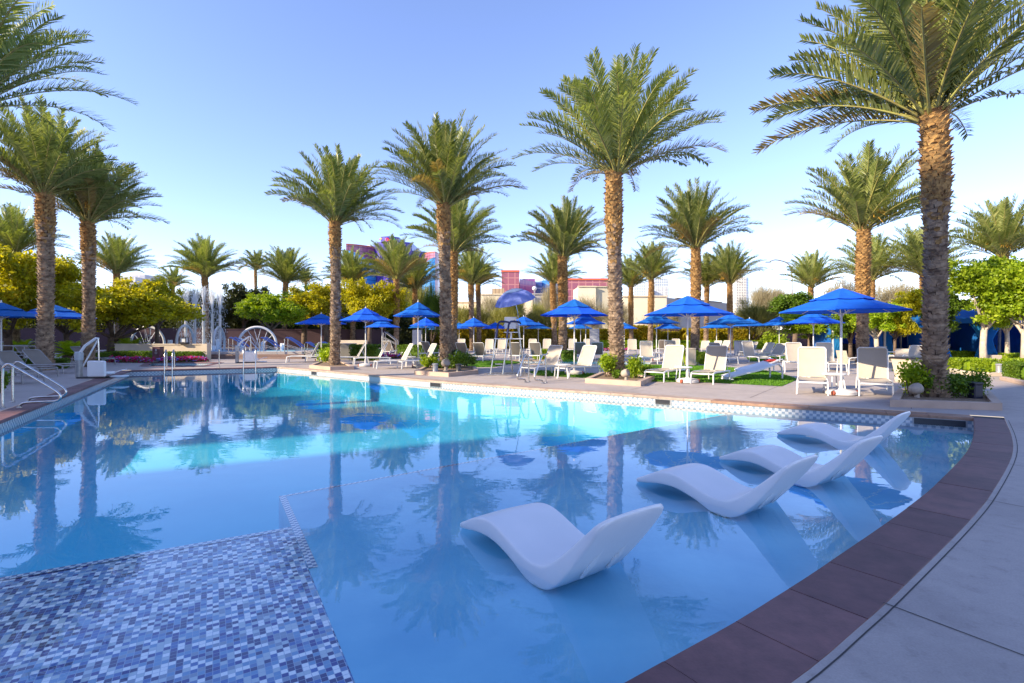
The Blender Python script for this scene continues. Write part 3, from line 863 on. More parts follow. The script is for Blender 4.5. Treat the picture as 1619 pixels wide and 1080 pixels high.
PALMS = [
 (976, 268, 17.6, 2, 1, 10, 'tall sunlit date palm standing alone at the middle of the pool edge', 1.0, 1.05),
 (704, 320, 22.0, 0, 0, 50, 'date palm in the kerbed planter left of the lifeguard chair', .95, 1.05),
 (529, 350, 24.3, 1, 0, 90, 'date palm on the pool edge in front of the purple hotel, left of its towers', .93, 1.0),
 (1478, 176, 11.7, 0, 1, 140, 'huge date palm in the kerbed corner planter at the right end of the pool', 1.0, .98),
 (71, 300, 22, 2, 2, 200, 'thick trunked date palm behind the left loungers', .98, 1.2),
 (138, 345, 24.5, 3, 2, 250, 'date palm behind the left pool lift, just right of the thick trunked one', .98, 1.1),
 (-50, 160, 14.2, 0, 1, 30, 'date palm cut off by the left picture edge, only its big fronds showing', 1.08, 1.1),
 (1365, 360, 25.5, 3, 3, 320, 'date palm behind the white pair of loungers under the right hand parasol', 1.1, 1.15),
 (1588, 402, 32, 3, 3, 15, 'date palm rising behind the bright green trees at the far right', 1.0, 1.0),
 (1098, 388, 31, 2, 3, 70, 'date palm behind the large front parasol at the middle of the deck', 1.0, 1.1),
 (889, 403, 32.5, 1, 3, 160, 'date palm behind the parasol beside the pool ladder', .98, 1.15),
 (717, 395, 31, 0, 3, 240, 'date palm right behind the one in the kerbed planter', .95, 1.0),
 (182, 430, 44, 3, 3, 100, 'date palm above the yellow green tree behind the hoops, left half', .95, 1.0),
 (326, 436, 46, 1, 0, 45, 'lone date palm behind the fountain jets', 1.0, 1.0),
 (450, 445, 50, 2, 3, 300, 'date palm above the bright trees right of the fountain', .95, 1.0),
 (24, 398, 34, 1, 3, 80, 'date palm crown above the trees at the left picture edge', .9, 1.0),
 (558, 447, 49, 3, 3, 20, 'date palm with yellow fruit stalks before the left wing of the purple hotel', .95, 1.0),
 (626, 438, 44, 3, 3, 130, 'date palm standing before the middle of the purple hotel', 1.0, .95),
 (658, 455, 50, 2, 3, 220, 'date palm before the right wing of the purple hotel', .95, .95),
 (747, 447, 50, 0, 0, 310, 'date palm with pale trunk left of the lifeguard umbrella', 1.0, 1.1),
 (757, 450, 54, 1, 0, 60, 'slender date palm trunk touching the pale one left of the lifeguard umbrella', .8, 1.0),
 (877, 446, 50, 3, 3, 190, 'small far date palm half hidden behind the one beside the ladder parasol', .95, 1.1),
 (999, 452, 55, 1, 3, 270, 'far date palm half hidden just right of the tall sunlit middle palm', .95, 1.0),
 (1028, 440, 47, 3, 3, 35, 'date palm before the round topped glass tower', .95, 1.0),
 (1116, 452, 54, 0, 0, 115, 'far date palm just right of the trunk behind the front parasol', .95, 1.0),
 (1155, 446, 51, 2, 3, 205, 'date palm touching the slim white striped skyscraper', 1.05, 1.0),
 (1281, 452, 52, 3, 0, 290, 'date palm above the right parasol, left of the trunk behind the loungers', 1.0, 1.0),
 (1376, 440, 47, 1, 3, 55, 'far date palm half hidden behind the trunk at the right hand parasol', 1.15, 1.0),
 (1462, 432, 43, 2, 3, 145, 'far date palm half hidden behind the huge corner palm', 1.15, 1.0),
]
palm_things = [palm(px, yt, d, ci, ti, yaw, lb, cs, tw) for (px, yt, d, ci, ti, yaw, lb, cs, tw) in PALMS]
for (px, yt, d, lb, cs) in ((405, 425, 66, 'thin drooping palm with browned fronds left of the bright trees', 1.0), (484, 447, 80, 'tiny far palm top between the bright trees', 1.0), (272, 452, 72, 'tiny far palm top left of the fountain jets', 1.1)):
    palm(px, yt, d, 4, 0, px, lb, cs, .7, 'fan_palm', 'small far palms')

# bird on the right hand frond tip of the middle palm
def bird():
    bpy.context.view_layer.update()
    cr = [c for c in palm_things[0].children if c.name.startswith('crown')][0]; mw = cr.matrix_world; me = cr.data; best = None
    for p_ in me.polygons:
        if p_.material_index != 1: continue
        w_ = mw @ me.vertices[p_.vertices[0]].co
        e_ = math.hypot(CX + w_.x / w_.y * F - 1113, HY - (w_.z - EYE) / w_.y * F - 196)
        if best is None or e_ < best[0]: best = (e_, w_)
    perch = best[1]
    t = thing('bird', 'small dark bird perched on a frond of the tall sunlit middle palm', 'bird', perch + Vector((0, 0, .015)), R(20))
    mb = MB()
    rings = [(-.13, .0, .004, .01), (-.08, .015, .012, .02), (-.04, .05, .038, .035), (0, .085, .05, .045), (.035, .125, .046, .042), (.055, .16, .032, .03), (.07, .185, .034, .032), (.09, .195, .026, .026), (.105, .19, .010, .010), (.135, .183, .002, .002)]
    n = 10; vs = []
    for (x, z, rz_, ry) in rings:
        for k in range(n):
            a = 2 * math.pi * k / n; vs.append((x, ry * math.cos(a), z + rz_ * math.sin(a)))
    fs = [(i * n + k, i * n + (k + 1) % n, (i + 1) * n + (k + 1) % n, (i + 1) * n + k) for i in range(len(rings) - 1) for k in range(n)]
    mb.add(vs, fs); mb.tube([(.0, .015, .04), (.01, .015, -.02)], .004, 5); mb.tube([(.0, -.015, .04), (.01, -.015, -.02)], .004, 5)
    mb.build('body', pm('dark_feathers', (0.02, 0.018, 0.02), None, 5, .6), t, smooth=True)
bird()

# ------------------------------------------------------------ broadleaf trees, shrubs, hedges
LM = {
 'yellow': leaf_mat('yellow_green_leaf', [(0.2, (0.24, 0.25, 0.010)), (0.5, (0.46, 0.45, 0.015)), (0.85, (0.70, 0.62, 0.03))], .55, tint=(1.3, 1.2, .35)),
 'bright': leaf_mat('bright_green_leaf', [(0.2, (0.14, 0.23, 0.010)), (0.5, (0.30, 0.42, 0.015)), (0.85, (0.50, 0.58, 0.04))], .5, tint=(1.25, 1.25, .35)),
 'green': leaf_mat('mid_green_leaf', [(0.2, (0.05, 0.10, 0.008)), (0.5, (0.11, 0.20, 0.012)), (0.85, (0.20, 0.30, 0.02))], .4),
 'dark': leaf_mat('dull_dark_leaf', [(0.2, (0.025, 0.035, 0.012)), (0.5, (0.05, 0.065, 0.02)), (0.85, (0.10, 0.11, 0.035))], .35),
 'olive': leaf_mat('pale_olive_leaf', [(0.2, (0.13, 0.14, 0.035)), (0.5, (0.23, 0.23, 0.06)), (0.85, (0.36, 0.33, 0.11))], .4),
 'gold': leaf_mat('golden_hedge_leaf', [(0.15, (0.14, 0.15, 0.010)), (0.5, (0.38, 0.32, 0.012)), (0.85, (0.66, 0.52, 0.03))], .5, tint=(1.4, 1.1, .3)),
 'twig': leaf_mat('bare_pale_twigs', [(0.2, (0.28, 0.24, 0.16)), (0.5, (0.36, 0.31, 0.20)), (0.85, (0.42, 0.38, 0.24))], .2),
 'blossom': leaf_mat('magenta_petal', [(0.2, (0.55, 0.01, 0.10)), (0.5, (0.75, 0.02, 0.20)), (0.8, (0.62, 0.05, 0.35))], .3, tint=(1.2, .8, .9)),
 'violet': leaf_mat('violet_petal', [(0.2, (0.22, 0.20, 0.60)), (0.8, (0.45, 0.40, 0.80))], .3, tint=(1, .9, 1.2)),
}
M_bark = pm('tree_bark', (0.16, 0.11, 0.075), (0.09, 0.06, 0.045), 6, 0.9, bump=.6)
M_bark_pale = pm('pale_tree_bark', (0.55, 0.47, 0.38), (0.40, 0.33, 0.26), 6, 0.85, bump=.5)
def leaves_np(rg, clusters, n, size, elong=1.8, surface=.55):
    """clusters: (x,y,z,rx,ry,rz); leaves thrown mostly near each cluster's skin"""
    C = np.array(clusters); wgt = (C[:, 3] * C[:, 4] * C[:, 5]) ** .67; wgt /= wgt.sum()
    idx = rg.choice(len(C), n, p=wgt)
    d = rg.normal(0, 1, (n, 3)); d /= np.linalg.norm(d, axis=1)[:, None]
    r_ = 1 - (1 - surface) * rg.random(n) ** 1.0 * 1.0
    r_ = np.where(rg.random(n) < .22, rg.uniform(1.0, 1.4, n), r_)
    P = C[idx, :3] + d * r_[:, None] * C[idx, 3:]
    a = rg.normal(0, 1, (n, 3)); a = a * .8 + d * .6 + np.array([0, 0, -.15]); a /= np.linalg.norm(a, axis=1)[:, None]
    b = np.cross(a, rg.normal(0, 1, (n, 3))); b /= np.linalg.norm(b, axis=1)[:, None]
    s = size * rg.uniform(.6, 1.35, n)[:, None]
    V = np.stack([P - a * s * elong * .5, P + b * s * .5 - a * s * .1, P + a * s * elong * .5, P - b * s * .5 - a * s * .1], 1)
    return V.reshape(-1, 3)
def tree_proto(seed, style):
    """unit-ish tree: height about 5 m, crown radius about 2.2 m; returns (trunk mesh, crown mesh)"""
    rg = np.random.default_rng(seed); pr = random.Random(seed)
    mb = MB(); tips = []
    kinds = {'spread': dict(n=6, h0=1.0, rise=(25, 62), L=2.1, sub=4), 'round': dict(n=6, h0=1.7, rise=(35, 75), L=1.7, sub=4), 'oval': dict(n=5, h0=1.4, rise=(55, 82), L=2.1, sub=4), 'feather': dict(n=8, h0=.5, rise=(35, 80), L=2.7, sub=6), 'bare': dict(n=8, h0=1.2, rise=(35, 80), L=2.2, sub=7)}
    K = kinds[style]
    base = [(0, 0, 0), (.04, .02, K['h0'] * .5), (0, 0, K['h0'])]
    mb.tube(base, [.17, .13, .12], 8)
    for i in range(K['n']):
        az = i * 6.283 / K['n'] + pr.uniform(-.35, .35); el = R(pr.uniform(*K['rise'])); L = K['L'] * pr.uniform(.8, 1.15)
        if i == 0: el = R(82)
        p = Vector((0, 0, K['h0'] * pr.uniform(.75, 1.0))); d = Vector((math.cos(az) * math.cos(el), math.sin(az) * math.cos(el), math.sin(el)))
        pts = [p]
        for k in range(5):
            d = (d + Vector((pr.uniform(-.22, .22), pr.uniform(-.22, .22), pr.uniform(-.06, .18)))).normalized(); p = p + d * L / 5; pts.append(p)
        mb.tube(pts, [.075, .06, .05, .04, .028, .012], 6)
        tips.append((pts[-1], d)); 
        for j in range(K['sub']):
            k = pr.choice((1, 2, 3, 4)); q = pts[k].copy(); dd = (d + Vector((pr.uniform(-1, 1), pr.uniform(-1, 1), pr.uniform(-.2, .7))) * .9).normalized(); sub = [q]
            for k2 in range(3):
                dd = (dd + Vector((pr.uniform(-.3, .3), pr.uniform(-.3, .3), pr.uniform(-.1, .2)))).normalized(); q = q + dd * L * .17; sub.append(q)
            mb.tube(sub, [.03, .02, .014, .006], 5)
            tips.append((q, dd))
    clusters = []
    if style in ('feather', 'bare'):
        # sprays of fine twigs at each branch end
        Vs = []; n_per = 240 if style == 'feather' else 120
        for (p, d) in tips:
            p = np.array(p); d = np.array(d)
            a = rg.normal(0, .45, (n_per, 3)) + d + np.array([0, 0, .25]); a /= np.linalg.norm(a, axis=1)[:, None]
            st = p - a * .1 + rg.normal(0, .28, (n_per, 3)); L = rg.uniform(.25, .75, n_per)[:, None]
            b = np.cross(a, rg.normal(0, 1, (n_per, 3))); b /= np.linalg.norm(b, axis=1)[:, None]
            w = .013 if style == 'feather' else .010
            Vs.append(np.stack([st - b * w, st + b * w, st + a * L + b * w * .3, st + a * L - b * w * .3], 1).reshape(-1, 3))
        V = np.concatenate(Vs)
    else:
        for (p, d) in tips:
            r_ = pr.uniform(.26, .50)
            clusters.append((p.x, p.y, p.z, r_, r_, r_ * .75))
            for j in range(4):
                q = p + Vector((pr.uniform(-.6, .6), pr.uniform(-.6, .6), pr.uniform(-.3, .5))); r_ = pr.uniform(.14, .34); clusters.append((q.x, q.y, q.z, r_, r_, r_ * .75))
        V = leaves_np(rg, clusters, 24000, .072, surface=.3)
    Q = np.arange(len(V)).reshape(-1, 4)
    return mb, V, Q
PROTO = {}
def tree_meshes(style, var, leaf, bark):
    key = (style, var, leaf)
    if key not in PROTO:
        mb, V, Q = tree_proto(hash_seed(style) + var * 13, style)
        PROTO[key] = (mb.mesh('trunk', bark, True), np_mesh('crown', V, Q, [LM[leaf]]))
    return PROTO[key]
def hash_seed(s): return sum(ord(c) * (i + 3) for i, c in enumerate(s)) % 1000
def tree(px, d, ytop, wpx, style, var, leaf, label, group, yaw=0, bark=None, name='tree', z=0.0):
    """ytop: row of the crown's top; wpx: crown width in pixels of the photo"""
    H = zof(ytop, d) - z; W = wpx * d / F
    tm, cm = tree_meshes(style, var, leaf, bark or M_bark)
    cov = [v.co for v in cm.vertices]
    hz = max(c.z for c in cov[::7]); rw = sorted(max(abs(c.x), abs(c.y)) for c in cov[::11])[int(len(cov[::11]) * .97)] * 2
    sx = W / rw; sz = H / hz
    t = thing(name, label, 'tree', at(px, d, z), R(yaw), group)
    for nm, me in (('trunk', tm), ('crown', cm)):
        o = link(nm, me, t); o.scale = (sx, sx, sz)
    return t
HEDGE_LATER = []
TG = 'leafy trees round the pool garden'
TREES = [
 (12, 31, 388, 150, 'spread', 1, 'yellow', 'broad yellow green tree behind the leftmost parasols'),
 (104, 34, 402, 125, 'spread', 2, 'yellow', 'yellow green tree seen between the two left palm trunks'),
 (178, 33, 436, 165, 'spread', 3, 'yellow', 'spreading yellow green tree with forked dark trunk behind the left pool lift'),
 (248, 37, 434, 80, 'round', 1, 'yellow', 'yellow green tree just left of the fountain jets'),
 (318, 50, 452, 95, 'feather', 1, 'dark', 'thin grey tree behind the fountain jets'),
 (386, 52, 446, 90, 'round', 2, 'dark', 'dark green tree right of the fountain jets'),
 (428, 41, 462, 95, 'round', 3, 'bright', 'bright green rounded tree right of the fountain'),
 (482, 46, 450, 85, 'round', 4, 'green', 'mid green tree left of the first pool edge palm'),
 (515, 44, 446, 80, 'round', 5, 'yellow', 'yellow tree behind the first pool edge palm'),
 (585, 43, 438, 100, 'round', 2, 'yellow', 'yellow tree in front of the purple hotel'),
 (655, 62, 430, 70, 'feather', 2, 'olive', 'feathery pale tree before the right wing of the hotel'),
 (683, 52, 440, 40, 'feather', 3, 'green', 'narrow green feathery tree beside the planter palm'),
 (800, 60, 462, 80, 'feather', 4, 'olive', 'feathery olive tree below the lifeguard umbrella'),
 (735, 62, 478, 80, 'feather', 1, 'olive', 'low feathery tree behind the pale palm trunk'),
 (853, 61, 470, 65, 'feather', 2, 'olive', 'feathery tree left of the parasol beside the ladder'),
 (1187, 58, 466, 72, 'feather', 3, 'olive', 'willowy pale tree left of the deep green tree'),
 (1258, 42, 462, 78, 'round', 5, 'green', 'deep green tree behind the far parasols on the right'),
 (1284, 36, 490, 95, 'round', 4, 'bright', 'low bright tree behind the parasol left of the right one'),
 (1385, 30, 468, 90, 'round', 1, 'bright', 'light trunked green tree left of the huge corner palm'),
 (1440, 32, 455, 80, 'oval', 1, 'yellow', 'yellowish tree close behind the huge corner palm'),
 (1556, 25.5, 404, 110, 'oval', 2, 'bright', 'bright lime tree with straight white trunk right of the huge palm'),
 (1622, 24, 392, 120, 'oval', 3, 'bright', 'bright lime tree at the right picture edge'),
 (1488, 27, 452, 60, 'oval', 1, 'green', 'dense green tree directly behind the huge corner palm'),
 (1592, 27.5, 448, 90, 'round', 2, 'bright', 'low lime tree between the two at the right edge'),
 (1345, 31.5, 484, 60, 'round', 5, 'green', 'small green tree in front of the left blue cabana'),
 (1415, 29.5, 478, 66, 'round', 2, 'yellow', 'small yellowish tree before the middle blue cabana'),
 (1330, 40, 470, 80, 'round', 3, 'green', 'green tree behind the right hand parasol canopy'),
 (1510, 34, 470, 75, 'round', 3, 'bright', 'smaller lime tree behind the white trunked one'),
]
for (px, d, yt, w, st, var, lf, lb) in TREES:
    tree(px, d, yt, w, st, var, lf, lb, TG, px * 7 % 360, M_bark_pale if px > 1350 else None)
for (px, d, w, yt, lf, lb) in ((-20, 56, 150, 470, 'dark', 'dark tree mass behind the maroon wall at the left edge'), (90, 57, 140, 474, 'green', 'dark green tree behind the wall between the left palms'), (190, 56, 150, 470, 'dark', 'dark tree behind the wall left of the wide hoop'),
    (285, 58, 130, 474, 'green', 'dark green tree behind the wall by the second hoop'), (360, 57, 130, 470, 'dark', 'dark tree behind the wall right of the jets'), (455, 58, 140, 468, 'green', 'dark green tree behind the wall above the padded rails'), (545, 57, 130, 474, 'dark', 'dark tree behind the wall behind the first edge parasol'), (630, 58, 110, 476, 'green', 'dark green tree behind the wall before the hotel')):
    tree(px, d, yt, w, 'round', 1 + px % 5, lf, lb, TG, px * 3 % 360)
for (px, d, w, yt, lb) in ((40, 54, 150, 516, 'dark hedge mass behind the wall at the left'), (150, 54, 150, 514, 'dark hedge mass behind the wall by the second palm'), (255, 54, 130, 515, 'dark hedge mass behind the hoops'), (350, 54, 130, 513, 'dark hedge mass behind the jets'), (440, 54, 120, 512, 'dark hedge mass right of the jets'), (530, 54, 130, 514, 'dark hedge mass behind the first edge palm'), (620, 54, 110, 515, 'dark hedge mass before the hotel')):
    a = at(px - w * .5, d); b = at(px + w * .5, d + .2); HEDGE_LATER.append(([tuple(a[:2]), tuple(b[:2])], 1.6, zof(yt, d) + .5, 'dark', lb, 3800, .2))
BARE = [(1212, 62, 432, 70), (975, 64, 470, 60), (925, 66, 455, 55), (1052, 64, 478, 60), (1335, 60, 432, 90), (1420, 58, 425, 90), (1240, 66, 440, 60), (870, 66, 440, 40), (780, 68, 452, 50)]
BL = ['bare pale tree under the curved street lamp', 'leafless tree before the cream block right of the middle palm', 'leafless tree before the cream block left of the middle palm', 'leafless tree behind the big front parasol', 'wide bare tree left of the trunk behind the right parasol',
      'wide bare tree left of the huge corner palm', 'bare tree above the deep green tree', 'thin bare tree left of the ladder palm', 'thin bare tree left of the lifeguard umbrella']
for i, ((px, d, yt, w), lb) in enumerate(zip(BARE, BL)):
    tree(px, d, yt, w, 'bare', i % 3, 'twig', lb, 'leafless pale trees', i * 50, M_bark_pale, 'bare_tree')

def hedge(pts, w, h, leaf, label, n=2500, size=.07, cat='hedge', z0=0.0, group='clipped hedges'):
    """clipped hedge following a line: leaf skin over a dark twiggy core"""
    rg = np.random.default_rng(int(abs(pts[0][0] * 97 + pts[0][1] * 31)) + n)
    P = [np.array(p[:2]) for p in pts]; seg = [np.linalg.norm(P[i+1]-P[i]) for i in range(len(P)-1)]; tot = sum(seg)
    s = rg.uniform(0, tot, n); pos = np.zeros((n, 2)); nor = np.zeros((n, 2))
    acc = 0
    for i, L in enumerate(seg):
        m = (s >= acc) & (s <= acc + L); t = (s[m] - acc) / L
        pos[m] = P[i] + (P[i+1] - P[i]) * t[:, None]; d = (P[i+1]-P[i]) / L; nor[m] = (-d[1], d[0]); acc += L
    a = rg.uniform(0, math.pi, n); ex = 5
    cx_ = np.sign(np.cos(a)) * np.abs(np.cos(a)) ** (2/ex) * w / 2; cz_ = np.abs(np.sin(a)) ** (2/ex) * h
    low = rg.random(n) < .35; cz_ = np.where(low, rg.uniform(0, h, n), cz_); cx_ = np.where(low, np.sign(cx_) * w / 2, cx_)
    k = rg.normal(1, .035, n)
    ctr = np.array(pts[0][:2])
    X = np.concatenate([pos + nor * (cx_ * k)[:, None] - ctr, (cz_ * k + .01)[:, None]], 1)
    av = rg.normal(0, 1, (n, 3)); av[:, 2] += .5; av /= np.linalg.norm(av, axis=1)[:, None]
    bv = np.cross(av, rg.normal(0, 1, (n, 3))); bv /= np.linalg.norm(bv, axis=1)[:, None]
    sz = size * rg.uniform(.6, 1.3, n)[:, None]
    V = np.stack([X - av * sz * .7, X + bv * sz * .5, X + av * sz * .7, X - bv * sz * .5], 1).reshape(-1, 3)
    t = thing('hedge', label, cat, (ctr[0], ctr[1], z0), 0, group)
    link('foliage', np_mesh('foliage', V, np.arange(len(V)).reshape(-1, 4), [LM[leaf]]), t)
    mb = MB()
    for i in range(len(P) - 1):
        c = (P[i] + P[i+1]) / 2 - ctr; d = P[i+1]-P[i]
        mb.box((c[0], c[1], h * .45), (np.linalg.norm(d) + w * .35 * (i < len(P) - 2), w * .82, h * .86), rz=math.atan2(d[1], d[0]), ch=min(w, h) * .2)
    mb.build('branches', LM[leaf], t)
    return t
def shrub(pos, r, h, leaf, label, n=900, size=.06, group='low shrubs', lumps=7):
    rg = np.random.default_rng(int(abs(pos[0] * 131 + pos[1] * 57 + h * 11)) + 3); pr = random.Random(n + int(pos[0] * 100))
    r *= 1.25; h *= 1.45
    cl = [(pr.uniform(-.55, .55) * r, pr.uniform(-.55, .55) * r, h * pr.uniform(.35, .7), r * pr.uniform(.3, .5), r * pr.uniform(.3, .5), h * pr.uniform(.22, .34)) for _ in range(lumps)]
    V = leaves_np(rg, cl, n, size, surface=.2)
    t = thing('shrub', label, 'shrub', pos, 0, group)
    link('foliage', np_mesh('foliage', V, np.arange(len(V)).reshape(-1, 4), [LM[leaf]]), t)
    mb = MB()
    for c in cl:
        mb.tube([(c[0] * .15, c[1] * .15, 0), (c[0] * .6, c[1] * .6, c[2] * .6), (c[0], c[1], c[2] + c[5] * .5)], [.016, .011, .005], 5)
    mb.build('stems', M_bark, t)
    return t
def sago(pos, r, label, n=26):
    t = thing('sago_palm', label, 'cycad', pos, 0, 'sago palms')
    rg = np.random.default_rng(int(r * 100) + int(abs(pos[0]) * 10)); Vs = []
    for i in range(n):
        az = i * 2.4; el = R(78 - 60 * i / n); er = np.array([math.cos(az), math.sin(az), 0]); eh = np.array([-er[1], er[0], 0]); p = np.array([0, 0, .25]); 
        N = 16
        for k in range(N):
            e = el - R(55) * (k / N); T = er * math.cos(e) + np.array([0, 0, 1]) * math.sin(e); p2 = p + T * r / N
            Vs.append([p - eh * .012, p + eh * .012, p2 + eh * .01, p2 - eh * .01])
            L = r * .26 * math.sin((k + 1.5) / (N + 2) * math.pi) ** .6
            for sg in (-1, 1):
                for o in (0, .5):
                    q = p + (p2 - p) * o; D = eh * sg + T * .45 + np.array([0, 0, .25]); D /= np.linalg.norm(D); W = T * .02 * (r / .9)
                    Vs.append([q - W, q + W, q + D * L + W * .1, q + D * L - W * .1])
            p = p2
    V = np.array(Vs).reshape(-1, 3)
    link('fronds', np_mesh('fronds', V, np.arange(len(V)).reshape(-1, 4), [LM['bright']]), t)
    MB().lathe([(.14, 0), (.17, .1), (.15, .24), (.06, .3)], 10).build('stem', M_bark, t, True)
def flowers(poly, n, label, z=0.0, mix=.25):
    """bedding flowers: petal tufts over leaves"""
    xs = [p[0] for p in poly]; ys = [p[1] for p in poly]; c = (sum(xs)/len(xs), sum(ys)/len(ys))
    rg = np.random.default_rng(n); cl = []
    u = rg.random(n); k = (u * (len(poly) - 1)).astype(int); f = u * (len(poly) - 1) - k
    P = np.array([[poly[a][0] + (poly[a+1][0]-poly[a][0]) * b, poly[a][1] + (poly[a+1][1]-poly[a][1]) * b] for a, b in zip(k, f)]) + rg.normal(0, .10, (n, 2)) - np.array(c)
    Z = rg.uniform(.08, .24, n)
    def petals(sel, sz):
        m = sel.sum(); X = np.concatenate([P[sel], Z[sel][:, None]], 1)
        X = np.repeat(X, 7, 0) + rg.normal(0, sz * .55, (m * 7, 3)); a = rg.normal(0, 1, X.shape); a /= np.linalg.norm(a, axis=1)[:, None]; b = np.cross(a, rg.normal(0, 1, X.shape)); b /= np.linalg.norm(b, axis=1)[:, None]
        V = np.stack([X - a * sz * .5, X + b * sz * .5, X + a * sz * .5, X - b * sz * .5], 1).reshape(-1, 3); return np_mesh('petals', V, np.arange(len(V)).reshape(-1, 4), [])
    g = np.floor(P[:, 0] * 1.4 + 100).astype(int) % 5
    sel = (rg.random(n) < mix) ; sel = sel | (g == 2)
    t = thing('flower_bed', label, 'flower bed', (c[0], c[1], z), 0, 'magenta flower beds')
    a = petals(~sel, .10); a.materials.append(LM['blossom']); link('magenta_blossoms', a, t)
    b = petals(sel, .09); b.materials.append(LM['violet']); link('violet_blossoms', b, t)
    X = np.concatenate([P, (Z * .6)[:, None]], 1); X = np.repeat(X, 5, 0) + rg.normal(0, .07, (n * 5, 3)); aa = rg.normal(0, 1, X.shape); bb = np.cross(aa, rg.normal(0, 1, X.shape)); aa /= np.linalg.norm(aa, axis=1)[:, None]; bb /= np.linalg.norm(bb, axis=1)[:, None]
    V = np.stack([X - aa * .05, X + bb * .03, X + aa * .05, X - bb * .03], 1).reshape(-1, 3)
    link('leaves', np_mesh('leaves', V, np.arange(len(V)).reshape(-1, 4), [LM['green']]), t)

# tall golden screen hedge in the back, in clumps one can tell apart
GX = [(705, 527), (745, 520), (790, 516), (835, 520), (880, 523), (925, 519), (970, 522), (1015, 520), (1062, 523), (1105, 521), (1150, 524), (1195, 519)]
GN = ['behind the planter palm', 'behind the pale palm trunk', 'behind the lifeguard chair', 'right of the lifeguard chair', 'behind the ladder parasol', 'left of the middle palm', 'behind the middle palm', 'right of the middle palm', 'behind the big front parasol', 'behind the front loungers', 'behind the striped tower', 'left of the deep green tree']
for i, ((px, yt), nm) in enumerate(zip(GX, GN)):
    d = 57 + (i % 3) * .8; a = at(px - 24, d); b = at(px + 24, d + .3)
    hedge([tuple(a[:2]), tuple(b[:2])], 2.0, zof(yt, d) * (1 + .12 * math.sin(i * 2.1)), 'gold', 'golden leaved screen hedge clump ' + nm, 5200, .17, group='golden screen hedge clumps')
for (pts, w, h, lf, lb, n, s) in HEDGE_LATER + [
  ([gp(108, 582), gp(30, 584)], .8, .42, 'green', 'dark green low hedge at the foot of the thick trunked palm', 4500, .05),
  ([gp(176, 572), gp(128, 573)], .8, .5, 'green', 'dark green low hedge behind the left pool lift', 2500, .06),
  ([gp(242, 571), gp(178, 571)], .7, .55, 'green', 'green hedge in the bed under the left end of the beige wall', 2500, .06),
  ([gp(322, 570), gp(258, 570)], .6, .5, 'green', 'green hedge in the bed under the right end of the beige wall', 2500, .06),
  ([gp(1572, 590), gp(1540, 588.5), gp(1517, 586)], .9, .52, 'bright', 'clipped lime hedge left of the grey path light', 6500, .05),
  ([gp(1640, 588), gp(1600, 589.5), gp(1585, 589)], .9, .52, 'bright', 'clipped lime hedge right of the grey path light', 5000, .05),
  ([gp(1640, 603), gp(1612, 598)], .9, .55, 'green', 'rounded darker hedge at the right picture edge', 3500, .05),
  ([gp(1560, 571), gp(1500, 571)], 1.0, .55, 'bright', 'low lime hedge in front of the right blue cabana', 3500, .06),
  ([gp(1655, 575), gp(1585, 574)], 1.0, .5, 'bright', 'low lime hedge under the tree at the right edge', 3000, .06),
  ([gp(1465, 570), gp(1405, 569)], 1.0, .5, 'bright', 'low lime hedge left of the huge palm trunk', 3000, .06),
  ([gp(1330, 563), gp(1228, 561)], 1.2, .6, 'green', 'green hedge behind the reclined loungers on the far lawn', 4500, .08),
  ([gp(1100, 577), gp(1078, 577)], .7, .7, 'bright', 'small clipped hedge left of the beige planter box', 1600, .06),
  ([gp(1122, 576), gp(1104, 576)], .7, .6, 'bright', 'small clipped hedge right of the beige planter box', 1600, .06),
  ([gp(868, 568), gp(842, 568)], .8, .6, 'bright', 'small clipped hedge at the foot of the ladder palm', 1500, .06),
  ([gp(910, 572), gp(888, 572)], .8, .6, 'green', 'small darker hedge right of the ladder palm', 1500, .06),
  ([gp(1210, 552), gp(950, 552)], 1.2, .9, 'bright', 'long low green hedge below the golden screen', 6000, .11),
  ([gp(690, 566), gp(632, 564)], .8, .8, 'green', 'rounded hedge between the back loungers and the planter palm', 2500, .07),
  ([gp(600, 570), gp(555, 570)], .8, .9, 'green', 'round topped hedge behind the parasol left of the middle', 2500, .07),
  ([gp(740, 571), gp(715, 571)], .7, .6, 'dark', 'dark hedge behind the kerbed planter', 1500, .06),
  ([gp(500, 566), gp(535, 566)], .9, .9, 'green', 'hedge behind the first pool edge palm', 1800, .07)]:
    hedge([tuple(p[:2]) for p in pts], w, h, lf, lb, n, s)
